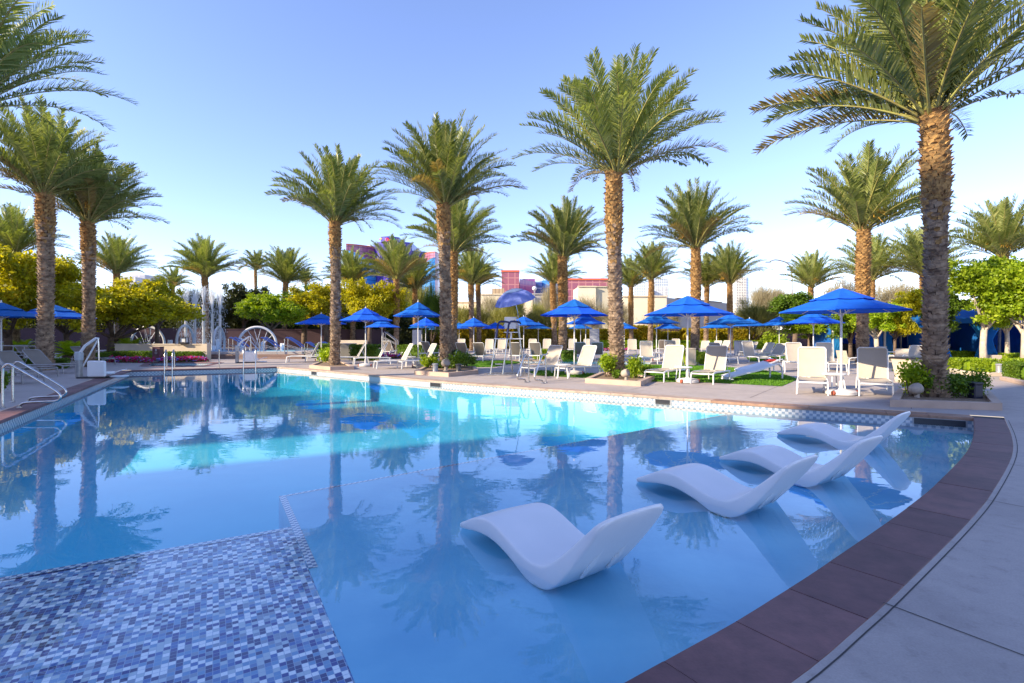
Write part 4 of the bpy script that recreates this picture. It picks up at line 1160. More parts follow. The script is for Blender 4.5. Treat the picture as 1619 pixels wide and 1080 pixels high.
for (px, py, r, h, lf, lb, n, s, z0) in [
  (1440, 633, .34, .60, 'bright', 'lime shrub at the left of the huge palm planter', 1500, .045, .05),
  (1500, 634, .36, .45, 'green', 'dark low shrub in front of the huge palm trunk', 1500, .04, .05),
  (1527, 633, .40, .52, 'green', 'taller dark shrub right of the huge palm trunk', 1700, .04, .05),
  (1478, 635, .30, .40, 'green', 'small dark shrub against the foot of the huge palm', 1200, .04, .05),
  (956, 600, .36, .60, 'bright', 'lime shrub left of the middle palm', 1500, .05, .05),
  (1006, 602, .32, .60, 'bright', 'lime shrub right of the middle palm', 1500, .05, .05),
  (1022, 600, .22, .35, 'bright', 'little lime shrub at the right tip of the middle palm planter', 500, .045, .05),
  (976, 603, .18, .28, 'green', 'tiny green shrub in front of the middle palm', 500, .04, .05),
  (678, 585, .36, .50, 'bright', 'lime shrub left of the planter palm', 1200, .05, .05),
  (722, 586, .50, .60, 'green', 'rounded green shrub right of the planter palm', 1900, .05, .05),
  (740, 584, .35, .50, 'green', 'green shrub at the right end of the planter palm bed', 1200, .05, .05),
  (695, 586, .25, .28, 'green', 'small green shrub at the foot of the planter palm', 700, .045, .05),
  (514, 576, .48, .62, 'bright', 'lime shrub left of the first pool edge palm', 1300, .06, .05),
  (-2, 622, .22, .45, 'green', 'dark shrub at the left picture edge by the handrails', 700, .045, 0),
  (1228, 556, .9, 1.3, 'bright', 'big bright shrub behind the far parasols on the right', 1800, .1, 0),
  (600, 551, 1.1, 1.6, 'bright', 'big bright shrub behind the parasol in front of the hotel', 2200, .11, 0),
  (560, 553, 1.0, 1.2, 'green', 'dark spreading shrub left of the big bright one', 1800, .11, 0),
  (1595, 566, .8, 1.1, 'yellow', 'yellowish shrub below the right edge tree', 1600, .07, 0),
  (1418, 556, .7, 1.3, 'gold', 'golden shrub between the two blue cabanas', 1600, .08, 0)]:
    p = gp(px, py); shrub((p.x, p.y, z0), r, h, lf, lb, n, s)
for (px, py, r, lb) in ((205, 566, 1.45, 'spreading sago palm in front of the beige wall'), (112, 570, 1.25, 'sago palm between the two left palm trunks'), (32, 566, 1.3, 'sago palm behind the left ramp railing'), (552, 552, 1.6, 'dull sago palm beyond the parasols in front of the hotel')):
    sago(gp(px, py), r, lb)
for (a, b, n, lb) in ((( 176, 573), (236, 573.5), 220, 'magenta and violet flowers left of the maroon cabinet'), ((255, 573), (323, 572), 240, 'magenta and violet flowers right of the maroon cabinet'),
                      ((588, 567), (632, 567), 150, 'purple flower edging behind the loungers before the hotel'), ((945, 555), (1000, 555), 120, 'pink flower edging behind the back pool'), ((460, 549), (492, 549), 110, 'pink flowers beyond the splash deck')):
    flowers([tuple(gp(*a)[:2]), tuple(gp(*b)[:2])], n, lb)
# ------------------------------------------------------------ in-pool loungers
def ledge_lounger():
    t = thing('pool_lounger', 'x', 'pool lounger', (0, 0, SZ), 0, 'white in-pool loungers', .97)
    top = [(0, -.185), (.12, -.135), (.25, -.065), (.37, -.018), (.49, .0), (.60, -.012), (.72, -.05), (.85, -.098), (.97, -.136), (1.08, -.150), (1.18, -.135), (1.29, -.075), (1.42, .035), (1.56, .17), (1.68, .285), (1.76, .362)]
    bot = [(0.0, -.215), (.12, -.20), (.25, -.175), (.37, -.155), (.49, -.15), (.60, -.160), (.72, -.19), (.85, -.235), (.95, -.285), (1.03, -.312), (1.20, -.315), (1.33, -.235), (1.46, -.085), (1.58, .06), (1.70, .22), (1.775, .34)]
    W = .66; n = len(top); mb = MB(); vs = []; LSZ = -.32
    ys = [(-W/2, .016), (-W/2 + .012, 0), (-W/2 + .05, 0), (-.16, -.006), (0, -.009), (.16, -.006), (W/2 - .05, 0), (W/2 - .012, 0), (W/2, .016)]
    m_ = len(ys)
    for (s, z) in top:
        for (y, k) in ys: vs.append((s, y, z - k - (0 if abs(y) > .3 else 0) - LSZ))
    for i, (s, z) in enumerate(bot):
        for (y, k) in ys:
            vs.append((s, y * (.985), z + k - LSZ))
    fs = []
    N = n * m_
    for i in range(n - 1):
        for j in range(m_ - 1):
            a = i * m_ + j
            fs.append((a, a + m_, a + m_ + 1, a + 1)); fs.append((N + a, N + a + 1, N + a + m_ + 1, N + a + m_))
        fs.append((i * m_, N + i * m_, N + (i + 1) * m_, (i + 1) * m_))
        fs.append((i * m_ + m_ - 1, (i + 1) * m_ + m_ - 1, N + (i + 1) * m_ + m_ - 1, N + i * m_ + m_ - 1))
    fs.append(tuple(range(m_)) + tuple(N + j for j in reversed(range(m_))))
    e = (n - 1) * m_
    fs.append(tuple(reversed([e + j for j in range(m_)])) + tuple(N + e + j for j in range(m_)))
    mb.add(vs, fs)
    o = mb.build('shell', M_plastic, t, True)
    bv = o.modifiers.new('b', 'SUBSURF'); bv.levels = 2; bv.render_levels = 2
    o.data.set_sharp_from_angle(angle=R(180))
    # moulded recess on the back and a drain plug
    rb = MB()
    d = Vector((.31, 0, .44)).normalized(); nn = Vector((d.z, 0, -d.x))
    def P_(k, y, off):
        off -= .011
        return Vector((1.33, y, -.27 + .32)) + Vector((.25 * k / .5, 0, .33 * k / .5)) + nn * off
    for y in (-.13, .13):
        path = [P_(.12, y, .008), P_(.32, y, .008), P_(.55, y, .006)]
        rb.tube(path, [.02, .035, .012], 8, flat=(1, .5))
    rb.build('back_rib', M_plastic, t, True)
    return t
lnd = (.594, -.804); LZ = math.atan2(lnd[1], lnd[0])
LP = [((-.506, 4.587), 0, 'nearest white moulded in-pool lounger'), ((1.397, 6.005), 0, 'second nearest white in-pool lounger, with a puddle of water on its seat'), ((2.80, 7.04), 0, 'third white in-pool lounger, its back overlapping the farthest one'), ((4.49, 8.82), 0, 'farthest white in-pool lounger by the checker tiled corner')]
ll0 = None
wd = Vector((.804, .594))
for i, ((x, y), dr, lb) in enumerate(LP):
    c = (Vector((x, y)) + wd * .33) * .96
    if ll0 is None: ll0 = ledge_lounger(); ll0.location = (c.x, c.y, SZ); ll0.rotation_euler = (0, 0, LZ); ll0['label'] = lb
    else:
        l2 = dup(ll0, lb, (c.x, c.y, SZ), LZ + R((0, 1.5, -2, 2)[i]))
        if i == 1:
            pd = MB(); pd.add([(1.10 + .16 * math.cos(a * .3927), .20 * math.sin(a * .3927), .32 - .1425) for a in range(16)], [tuple(range(16))])
            m_, nt_, b_ = nmat('puddle_water'); b_.inputs['Base Color'].default_value = (.75, .77, .82, 1); b_.inputs['Roughness'].default_value = .03; b_.inputs['IOR'].default_value = 1.6
            pd.build('water_puddle', m_, l2)

# ------------------------------------------------------------ parasols
def canvas_mat(name, c):
    m, nt, b = nmat(name)
    tc = nd(nt, 'ShaderNodeTexCoord'); n = nd(nt, 'ShaderNodeTexNoise'); n.inputs['Scale'].default_value = 3; nt.links.new(tc.outputs['Object'], n.inputs['Vector'])
    r = ramp(nt, n.outputs[0], [(.35, c), (.65, tuple(v * .88 for v in c))]); nt.links.new(r.outputs[0], b.inputs['Base Color'])
    oi = nd(nt, 'ShaderNodeObjectInfo'); mr = nd(nt, 'ShaderNodeMapRange'); mr.inputs[3].default_value = .72; mr.inputs[4].default_value = 1.22
    hs = nd(nt, 'ShaderNodeHueSaturation'); mh = nd(nt, 'ShaderNodeMapRange'); mh.inputs[3].default_value = .482; mh.inputs[4].default_value = .505
    nt.links.new(oi.outputs['Random'], mr.inputs[0]); nt.links.new(oi.outputs['Random'], mh.inputs[0]); nt.links.new(mr.outputs[0], hs.inputs['Value']); nt.links.new(mh.outputs[0], hs.inputs['Hue'])
    nt.links.new(r.outputs[0], hs.inputs['Color']); nt.links.new(hs.outputs[0], b.inputs['Base Color'])
    b.inputs['Roughness'].default_value = .8
    wv = nd(nt, 'ShaderNodeTexNoise'); wv.inputs['Scale'].default_value = 5; wv.inputs['Detail'].default_value = 2; nt.links.new(tc.outputs['Object'], wv.inputs['Vector'])
    bp = nd(nt, 'ShaderNodeBump'); bp.inputs['Strength'].default_value = .5; bp.inputs['Distance'].default_value = .05; nt.links.new(wv.outputs[0], bp.inputs['Height']); nt.links.new(bp.outputs[0], b.inputs['Normal'])
    tr = nd(nt, 'ShaderNodeBsdfTranslucent'); nt.links.new(hs.outputs[0], tr.inputs['Color'])
    ms = nd(nt, 'ShaderNodeMixShader'); ms.inputs[0].default_value = .34
    nt.links.new(b.outputs[0], ms.inputs[1]); nt.links.new(tr.outputs[0], ms.inputs[2]); nt.links.new(ms.outputs[0], nt.nodes['Material Output'].inputs['Surface'])
    return m
M_canvas = canvas_mat('royal_blue_canvas', (0.006, 0.15, 0.78))
M_lampstone = pm('tan_cast_lamp_body', (0.40, 0.34, 0.28), (0.33, 0.28, 0.23), 5, .7, bump=.2)
M_base = pm('grey_white_parasol_base', (0.62, 0.60, 0.58), (0.52, 0.50, 0.49), 4, .6, bump=.1)
def make_umbrella():
    t = thing('parasol', 'x', 'parasol', (0, 0, 0), 0, 'blue parasols on the pool deck')
    n = 8; Rr = 1.37; zr = 2.12
    def ring(r, z, sub=4, sag=.0):
        out = []
        for k in range(n):
            a0 = 2 * math.pi * k / n; a1 = 2 * math.pi * (k + 1) / n
            for j in range(sub):
                u = j / sub; x = math.cos(a0) * (1-u) + math.cos(a1) * u; y = math.sin(a0) * (1-u) + math.sin(a1) * u
                out.append((x * r, y * r, z - sag * math.sin(math.pi * u)))
        return out
    def skin(rings, th=.008):
        m = MB(); N = n * 4; vs = [p for r_ in rings for p in r_]; L = len(vs)
        vs2 = [(p[0], p[1], p[2] - th) for p in vs]
        fs = []
        for i in range(len(rings) - 1):
            for k in range(N):
                a = i * N + k; b = i * N + (k + 1) % N; fs.append((a, b, b + N, a + N)); fs.append((L + a, L + a + N, L + b + N, L + b))
        e = (len(rings) - 1) * N
        for k in range(N):
            fs.append((k, L + k, L + (k + 1) % N, (k + 1) % N)); fs.append((e + k, e + (k + 1) % N, L + e + (k + 1) % N, L + e + k))
        return m.add(vs + vs2, fs)
    c = skin([ring(Rr, zr - .022, sag=-.004), ring(Rr, zr, sag=.0), ring(Rr * .82, zr + .085, sag=.012), ring(Rr * .60, zr + .19, sag=.014), ring(Rr * .33, zr + .335, sag=.01), ring(Rr * .12, zr + .46)][::1])
    can = c.build('canopy', M_canvas, t)
    v = skin([ring(Rr * .50, zr + .285, sag=.015), ring(Rr * .33, zr + .385, sag=.012), ring(Rr * .16, zr + .49, sag=.004), ring(.02, zr + .575)])
    v.build('vent', M_canvas, t)
    p = MB(); p.tube([(0, 0, .1), (0, 0, zr + .56)], .027, 10); p.build('pole', M_white, t, True)
    h = MB(); h.lathe([(.0, zr + .56), (.035, zr + .57), (.03, zr + .60), (.014, zr + .62), (.024, zr + .645), (.0, zr + .67)], 10); h.build('finial', M_white, t, True)
    hb = MB(); hb.lathe([(.03, zr - .13), (.055, zr - .12), (.06, zr - .05), (.045, zr + .0), (.028, zr + .01)], 12); hb.build('hub', M_white, t, True)
    for k in range(n):
        a = 2 * math.pi * k / n; ca, sa = math.cos(a), math.sin(a)
        r_ = MB()
        r_.tube([(ca * .03, sa * .03, zr + .50), (ca * Rr * .6, sa * Rr * .6, zr + .165), (ca * (Rr - .01), sa * (Rr - .01), zr - .02)], .010, 5)
        r_.tube([(ca * .05, sa * .05, zr - .08), (ca * Rr * .50, sa * Rr * .50, zr + .215)], .011, 5)
        r_.build('rib', M_white, t)
    b = MB(); b.lathe([(.30, 0), (.34, .02), (.34, .09), (.29, .125), (.08, .15), (.05, .17), (.05, .33), (.03, .345)], 24); b.build('base', M_base, t, True, angle=35)
    w = MB()
    for s in (-1, 1):
        w.lathe([(.0, -.03), (.055, -.03), (.06, -.02), (.06, .02), (.055, .03), (.0, .03)], 12, M=Matrix.Translation((s * .31, -.12, .06)) @ Matrix.Rotation(R(90), 4, 'Y'))
    w.build('wheel', pm('terracotta_red_plastic', (0.35, 0.09, 0.05), None, 6, .5), t, True)
    return t
UMB = [
 (1330, 12.9, 175, 'blue parasol over the two frontal loungers beside the huge corner palm', 494, 8),
 (1087, 16.2, 134, 'large blue parasol over the pair of loungers right of the middle palm', 499, 18),
 (908, 19.6, 107, 'blue parasol over the pair of loungers at the pool ladder', 500, 5),
 (661, 24.0, 76, 'blue parasol over the lounger pair just left of the planter palm', 501, 12),
 (578, 24.6, 84, 'deep blue parasol over the lounger pair right of the first pool edge palm', 508, 0),
 (508, 30, 76, 'blue parasol partly hidden behind the first pool edge palm', 513, 22),
 (84, 26, 108, 'deep blue parasol crossing behind the thick trunked left palm', 503, 3),
 (2, 23, 110, 'blue parasol at the left picture edge', 502, 15),
 (1155, 30, 76, 'blue parasol nearest in the row right of the front lounger pair', 513, 10),
 (1286, 26.8, 86, 'light blue parasol behind the frontal loungers, left of the right one', 512, 0),
 (1038, 30.5, 71, 'blue parasol left of the big front one, above dark backed loungers', 512, 14),
 (749, 33, 54, 'deep blue parasol just right of the planter palm trunk', 517, 6),
 (673, 38, 49, 'blue parasol seen below the one left of the planter palm', 516, 9),
 (604, 40, 56, 'pale blue parasol right of the deep blue one, before the hotel', 518, 3),
 (1232, 36, 55, 'deep blue parasol in front of the deep green tree', 515, 19),
 (828, 35, 64, 'blue parasol right behind the lifeguard chair', 515, 8),
 (926, 34, 66, 'deep blue parasol just right of the ladder parasol', 513, 12),
 (1133, 42, 52, 'small blue parasol left in the overlapping group', 519, 5),
 (1185, 42, 52, 'small blue parasol right in the overlapping group', 516, 15),
 (851, 49, 43, 'small pale parasol left of the ladder parasol', 520, 2),
 (783, 49, 42, 'small pale parasol left of the lifeguard chair', 520, 7),
 (1056, 48, 43, 'tiny parasol behind the big front one', 520, 11),
 (918, 50, 40, 'tiny pale parasol below the ladder parasol', 520, 16),
 (667, 50, 42, 'tiny parasol lowest behind the group left of the planter palm', 519, 4),
 (726, 50, 38, 'tiny parasol between the planter palm and the deep blue one', 520, 13),
 (987, 50, 42, 'tiny parasol hidden behind the middle palm trunk', 520, 20),
 (533, 46, 42, 'tiny blue parasol peeking out right of the first pool edge palm', 510, 20),
]
u0 = None
for (px, d, w, lb, rim, rot) in UMB:
    p = at(px, d); sc = w * d / F / 2.70; zs = zof(rim, d) / 2.08
    if u0 is None:
        u0 = make_umbrella(); u0.location = p; u0.rotation_euler = (0, 0, R(rot)); u0.scale = (sc, sc, zs); u0['label'] = lb
    else: dup(u0, lb, p, R(rot), (sc, sc, zs))

# ------------------------------------------------------------ sling loungers
def sling_mat(name, c1, c2):
    m, nt, b = nmat(name)
    tc = nd(nt, 'ShaderNodeTexCoord')
    w = nd(nt, 'ShaderNodeTexWave'); w.inputs['Scale'].default_value = 55; w.inputs['Distortion'].default_value = 1.5; w.bands_direction = 'Y'
    n = nd(nt, 'ShaderNodeTexNoise'); n.inputs['Scale'].default_value = 3; n.inputs['Detail'].default_value = 5
    nt.links.new(tc.outputs['Object'], w.inputs['Vector']); nt.links.new(tc.outputs['Object'], n.inputs['Vector'])
    mx = nd(nt, 'ShaderNodeMix'); mx.data_type = 'FLOAT'; mx.inputs[0].default_value = .6
    nt.links.new(w.outputs['Fac'], mx.inputs[2]); nt.links.new(n.outputs[0], mx.inputs[3])
    r = ramp(nt, mx.outputs[0], [(.3, c1), (.7, c2)]); nt.links.new(r.outputs[0], b.inputs['Base Color']); b.inputs['Roughness'].default_value = .75
    tr = nd(nt, 'ShaderNodeBsdfTranslucent'); nt.links.new(r.outputs[0], tr.inputs['Color'])
    ms = nd(nt, 'ShaderNodeMixShader'); ms.inputs[0].default_value = .2
    nt.links.new(b.outputs[0], ms.inputs[1]); nt.links.new(tr.outputs[0], ms.inputs[2]); nt.links.new(ms.outputs[0], nt.nodes['Material Output'].inputs['Surface'])
    return m
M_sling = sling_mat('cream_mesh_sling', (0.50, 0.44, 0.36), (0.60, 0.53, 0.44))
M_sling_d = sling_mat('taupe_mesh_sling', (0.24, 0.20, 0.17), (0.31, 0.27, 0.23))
def make_chaise(back_deg=62, sling=M_sling, frame=M_white):
    """foot end at -y, head at +y, origin on the deck below the middle of the seat"""
    t = thing('sun_lounger', 'x', 'sun lounger', (0, 0, 0), 0, 'mesh sling sun loungers')
    W = .66; y0, y1 = -.98, .30; zs = .34; BL = .84
    fr = MB()
    for s in (-1, 1):
        x = s * W / 2
        fr.tube([(x, y0 + .02, zs - .05), (x, y0 + .10, zs - .005), (x, y0 + .28, zs + .02), (x, -.2, zs + .01), (x, y1 + .2, zs), (x, .86, zs - .01)], .026, 8, flat=(.75, 1.1))
    fr.tube([(-W/2, y0 + .06, zs - .03), (W/2, y0 + .06, zs - .03)], .022, 6); fr.tube([(-W/2, .84, zs - .02), (W/2, .84, zs - .02)], .022, 6); fr.tube([(-W/2, y1, zs - .03), (W/2, y1, zs - .03)], .018, 6)
    fr.build('frame', frame, t, True)
    for (y, lean) in ((y0 + .06, -.04), (.78, .07)):
        for s in (-1, 1):
            l = MB(); l.tube([(s * W/2, y, zs), (s * (W/2 + .01), y + lean, 0.005)], .027, 8, flat=(.8, 1.15)); l.build('leg', frame, t, True)
    sm = MB(); vs = []; N = 10
    for i in range(N + 1):
        v = i / N; y = y0 + .08 + (y1 - y0 - .08) * v; z = zs + .03 + .012 * math.cos(v * 6) - .0
        for j in range(7):
            u = j / 6 * 2 - 1; vs.append((u * (W/2 - .02), y, z - .03 * (1 - u * u)))
    M7 = 7; k = len(vs); vs += [(a, b, c - .006) for a, b, c in vs]
    fs = []
    for i in range(N):
        for j in range(6):
            a = i * M7 + j; fs.append((a, a + 1, a + M7 + 1, a + M7)); fs.append((k + a, k + a + M7, k + a + M7 + 1, k + a + 1))
    sm.add(vs, fs); sm.build('seat', sling, t, True)
    a = R(back_deg); cy, cz = math.cos(a), math.sin(a)
    bk = MB(); vs = []; N = 8
    for i in range(N + 1):
        v = i / N; L = .02 + (BL - .02) * v
        for j in range(7):
            u = j / 6 * 2 - 1; dp = -.03 * (1 - u * u)
            vs.append((u * (W/2 - .015), y1 + cy * L - cz * dp * -1 * -1, zs + .02 + cz * L + cy * dp))
    k = len(vs); vs += [(p[0], p[1] + .006 * cz, p[2] - .006 * cy) for p in vs]
    fs = []
    for i in range(N):
        for j in range(6):
            q = i * M7 + j; fs.append((q, q + 1, q + M7 + 1, q + M7)); fs.append((k + q, k + q + M7, k + q + M7 + 1, k + q + 1))
    bk.add(vs, fs); bk.build('backrest', sling, t, True)
    bf = MB(); x = W / 2 - .005; T = (y1 + cy * BL, zs + .02 + cz * BL)
    bf.tube([(-x, y1, zs), (-x, T[0] - cy * .05, T[1] - cz * .05), (-x + .04, T[0], T[1]), (x - .04, T[0], T[1]), (x, T[0] - cy * .05, T[1] - cz * .05), (x, y1, zs)], .016, 7)
    m_ = (y1 + cy * BL * .55, zs + cz * BL * .55)
    for s in (-1, 1): bf.tube([(s * x, m_[0], m_[1]), (s * x, min(.82, m_[0] + .16), zs)], .010, 5)
    bf.build('backrest_frame', frame, t, True)
    return t
ch_up = None; protos = {}
def chaise(px, py, deg, lb, kind='up', group=None, d=None, sc=1.0):
    """px, py: ground point under the seat's middle; deg: direction of the head end from +x"""
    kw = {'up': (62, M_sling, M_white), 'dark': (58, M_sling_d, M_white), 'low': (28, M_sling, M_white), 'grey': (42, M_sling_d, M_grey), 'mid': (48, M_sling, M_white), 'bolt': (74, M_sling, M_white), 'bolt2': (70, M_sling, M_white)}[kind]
    p = gp(px, py) if d is None else at(px, d)
    rz = R(deg - 90)
    if kind not in protos:
        t = make_chaise(*kw); protos[kind] = t
        t.location = p; t.rotation_euler = (0, 0, rz); t.scale = (sc,) * 3; t['label'] = lb
        if group: t['group'] = group
        return t
    return dup(protos[kind], lb, p, rz, sc, group)
FR = 'cream loungers along the pool edge'
chaise(1381, 622, 58, 'cream lounger facing the pool beside the huge palm planter, fully lit back', 'bolt', FR)
chaise(1284, 619, 60, 'cream lounger left of the right hand parasol pole, its back half in shade', 'bolt', FR)
chaise(1125, 604, 52, 'cream lounger right of the big front parasol pole', 'bolt2', FR)
chaise(1055, 601, 48, 'cream lounger between the middle palm and the big front parasol', 'bolt2', FR)
chaise(915, 594, 44, 'cream lounger just left of the middle palm planter', 'up', FR)
chaise(861, 593, 46, 'cream lounger right behind the pool ladder rails', 'up', FR)
chaise(664, 582, 30, 'cream lounger touching the bed of the planter palm', 'up', FR)
chaise(627, 582, 26, 'cream lounger second left of the planter palm', 'up', FR)
chaise(590, 576, 22, 'cream lounger right of the parasol pole beside the first pool edge palm', 'up', FR)
chaise(556, 575, 22, 'cream lounger close right of the first pool edge palm', 'up', FR)
chaise(512, 571, 14, 'cream lounger mostly hidden behind the lime shrub', 'up', FR)
chaise(484, 573, 12, 'cream lounger farthest left on the sunny pool edge', 'up', FR)
LG = 'grey loungers on the shaded left deck'
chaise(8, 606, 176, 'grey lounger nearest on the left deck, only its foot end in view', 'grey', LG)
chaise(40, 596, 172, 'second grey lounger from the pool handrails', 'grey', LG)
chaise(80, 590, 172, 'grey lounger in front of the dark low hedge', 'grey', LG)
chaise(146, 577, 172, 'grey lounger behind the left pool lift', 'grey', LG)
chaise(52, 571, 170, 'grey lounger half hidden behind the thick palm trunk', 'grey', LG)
BG = 'loungers round the back pool and far lawn'
BACK = [
 (1310, 585, 78, 'bolt', 'cream lounger seen between the right parasol pole and a frontal lounger'),
 (1262, 585, 82, 'bolt', 'cream lounger behind the shaded front lounger, under the light blue parasol'),
 (1191, 574, 100, 'bolt', 'cream lounger right of the nearest pole in the parasol row'),
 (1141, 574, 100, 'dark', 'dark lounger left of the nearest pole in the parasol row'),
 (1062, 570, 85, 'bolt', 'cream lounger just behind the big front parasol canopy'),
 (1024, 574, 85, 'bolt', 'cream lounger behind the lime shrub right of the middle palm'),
 (1240, 571, 30, 'mid', 'reclined lounger rightmost of three on the far lawn'),
 (1222, 570, 30, 'mid', 'reclined lounger in the middle of three on the far lawn'),
 (1206, 566, 32, 'mid', 'reclined lounger leftmost of three on the far lawn'),
 (1182, 562, 35, 'mid', 'reclined lounger beside the grey bin'),
 (1270, 566, 200, 'low', 'flat reclined lounger right of the three on the far lawn'),
 (1300, 560, 35, 'mid', 'reclined lounger near the left cabana'),
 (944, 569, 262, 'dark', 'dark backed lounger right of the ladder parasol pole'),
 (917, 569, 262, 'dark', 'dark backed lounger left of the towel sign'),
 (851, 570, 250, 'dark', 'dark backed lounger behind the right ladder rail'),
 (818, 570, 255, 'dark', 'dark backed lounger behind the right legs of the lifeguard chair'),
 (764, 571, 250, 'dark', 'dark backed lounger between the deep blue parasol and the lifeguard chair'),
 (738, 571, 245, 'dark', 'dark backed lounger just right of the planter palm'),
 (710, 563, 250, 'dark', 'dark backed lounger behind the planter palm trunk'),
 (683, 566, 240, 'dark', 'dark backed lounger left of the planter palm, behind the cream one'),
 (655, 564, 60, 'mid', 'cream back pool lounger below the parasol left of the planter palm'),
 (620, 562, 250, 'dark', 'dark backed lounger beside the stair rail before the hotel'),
 (772, 559, 80, 'bolt', 'cream far lounger left behind the lifeguard chair'),
 (792, 559, 80, 'bolt', 'cream far lounger framed by the lifeguard chair legs'),
 (727, 558, 80, 'bolt', 'cream far lounger just right of the second palm trunk'),
 (841, 558, 80, 'bolt', 'cream far lounger above the right ladder rail'),
 (864, 558, 80, 'bolt', 'cream far lounger left of the ladder palm'),
 (905, 558, 80, 'bolt', 'cream far lounger behind the ladder parasol pole, left'),
 (929, 558, 80, 'bolt', 'cream far lounger left of the grey towel sign'),
 (1000, 560, 80, 'bolt', 'cream far lounger just right of the middle palm'),
 (1046, 557, 262, 'dark', 'dark far lounger behind the big front parasol pole, left'),
 (1070, 557, 80, 'bolt', 'cream far lounger left of the trunk behind the front parasol'),
 (1113, 557, 60, 'mid', 'cream far lounger right of the trunk behind the front parasol'),
 (1131, 556, 50, 'mid', 'cream far reclined lounger left of the parasol row'),
 (1143, 555, 40, 'mid', 'cream far reclined lounger under the parasol row'),
 (1411, 561, 40, 'mid', 'lounger in the shade of the left blue cabana'),
 (1440, 578, 30, 'mid', 'curved back lounger behind the huge palm'),
 (1528, 565, 25, 'mid', 'tan lounger before the right blue cabana'),
 (1592, 570, 22, 'mid', 'pale lounger right of the white trunked lime tree'),
 (70, 555, 160, 'grey', 'grey lounger on the ramp platform at the left'),
 (148, 551, 110, 'grey', 'grey lounger against the maroon wall behind the forked tree'),
 (252, 552, 110, 'grey', 'grey lounger seen through the left water hoop'),
 (281, 551, 110, 'grey', 'grey lounger between the left hoop and the second hoop'),
 (372, 551, 70, 'mid', 'tan lounger between the jets and the right hoop'),
 (400, 551, 80, 'mid', 'tan lounger seen through the right hoop'),
 (478, 550, 60, 'mid', 'tan lounger behind the blue padded rails, left'),
 (496, 550, 60, 'mid', 'tan lounger behind the blue padded rails, right'),
]
for (px, py, dg, k, lb) in BACK: chaise(px, py, dg, lb, k, BG)

# ------------------------------------------------------------ side tables, tub chairs, dining set
def make_table():
    t = thing('side_table', 'x', 'side table', (0, 0, 0), 0, 'small white side tables')
    MB().lathe([(.0, .455), (.27, .455), (.285, .465), (.285, .485), (.275, .492), (.0, .492)], 24).build('table_top', M_white, t, True, angle=30)
    for k in range(4):
        a = R(45 + 90 * k); c, s = math.cos(a), math.sin(a)
        m = MB(); m.tube([(c * .14, s * .14, .46), (c * .20, s * .20, .40), (c * .235, s * .235, .2), (c * .26, s * .26, 0)], .018, 7); m.build('leg', M_white, t, True)
    return t
tb0 = None
for (px, py, lb) in ((1319, 620, 'round white side table between the two frontal loungers at the right'), (1080, 604, 'round white side table at the big front parasol pole'), (890, 598, 'round white side table between the loungers at the ladder'),
                     (1148, 573, 'white side table under the nearest parasol of the row'), (648, 580, 'white side table between the loungers left of the planter palm'), (784, 562, 'white side table behind the lifeguard chair'), (1252, 574, 'white side table on the far lawn edge'),
                     (1040, 570, 'white side table under the parasol left of the big front one')):
    p = gp(px, py)
    if tb0 is None: tb0 = make_table(); tb0.location = p; tb0['label'] = lb
    else: dup(tb0, lb, p, R(px % 90))
def make_tub():
    """low white moulded chair: curved one-piece seat on two leg loops"""
    t = thing('moulded_lounge_chair', 'x', 'lawn lounger', (0, 0, 0), 0, 'white moulded loungers on the lawn')
    prof = [(-.95, .10), (-.78, .14), (-.45, .20), (-.1, .26), (.25, .33), (.55, .42), (.80, .50), (.92, .51)]
    mb = MB(); vs = []
    for th in (0, -.045):
        for (y, z) in prof:
            for j in range(7):
                u = j / 6 * 2 - 1; vs.append((u * .30, y, z + .05 * u * u + th))
    n = len(prof) * 7; fs = []
    for i in range(len(prof) - 1):
        for j in range(6):
            a = i * 7 + j; fs += [(a, a + 1, a + 8, a + 7), (n + a, n + a + 7, n + a + 8, n + a + 1)]
        fs += [(i * 7, i * 7 + 7, n + i * 7 + 7, n + i * 7), (i * 7 + 6, n + i * 7 + 6, n + i * 7 + 13, i * 7 + 13)]
    fs.append(tuple(range(7)) + tuple(n + j for j in reversed(range(7)))); e = (len(prof) - 1) * 7; fs.append(tuple(reversed([e + j for j in range(7)])) + tuple(n + e + j for j in range(7)))
    mb.add(vs, fs); mb.build('seat_shell', M_plastic, t, True, angle=60)
    for s in (-1, 1):
        l = MB(); l.tube([(s * .27, .92, .50), (s * .28, 1.0, .42), (s * .28, 1.03, .2), (s * .28, 1.03, .0)], [.035, .035, .03, .025], 8); l.build('leg', M_plastic, t, True)
    l = MB(); l.tube([(-.28, -.93, .03), (.28, -.93, .03)], .035, 8); l.build('foot_bar', M_plastic, t, True)
    return t
tbq = make_tub(); tbq.location = gp(1187, 600); tbq.rotation_euler = (0, 0, R(15 - 90)); tbq['label'] = 'white moulded lounger standing alone on the lawn, the nearer one'
dup(tbq, 'white moulded lounger on the lawn, the farther one with a red towel', gp(1200, 589), R(18 - 90))
tow = MB(); tow.box((0, 0, 0), (.5, .28, .05), ch=.02); tow.box((.05, .02, .04), (.36, .22, .04), ch=.018)
o = tow.build('folded_towel', pm('red_towel', (.5, .04, .03), None, 30, .95, bump=.4), None); p = gp(1200, 589); o.location = (p.x + .55, p.y + .17, .47); o.rotation_euler = (0, 0, R(18)); tag(o, 'folded red towel lying on the farther white lawn lounger', 'towel')

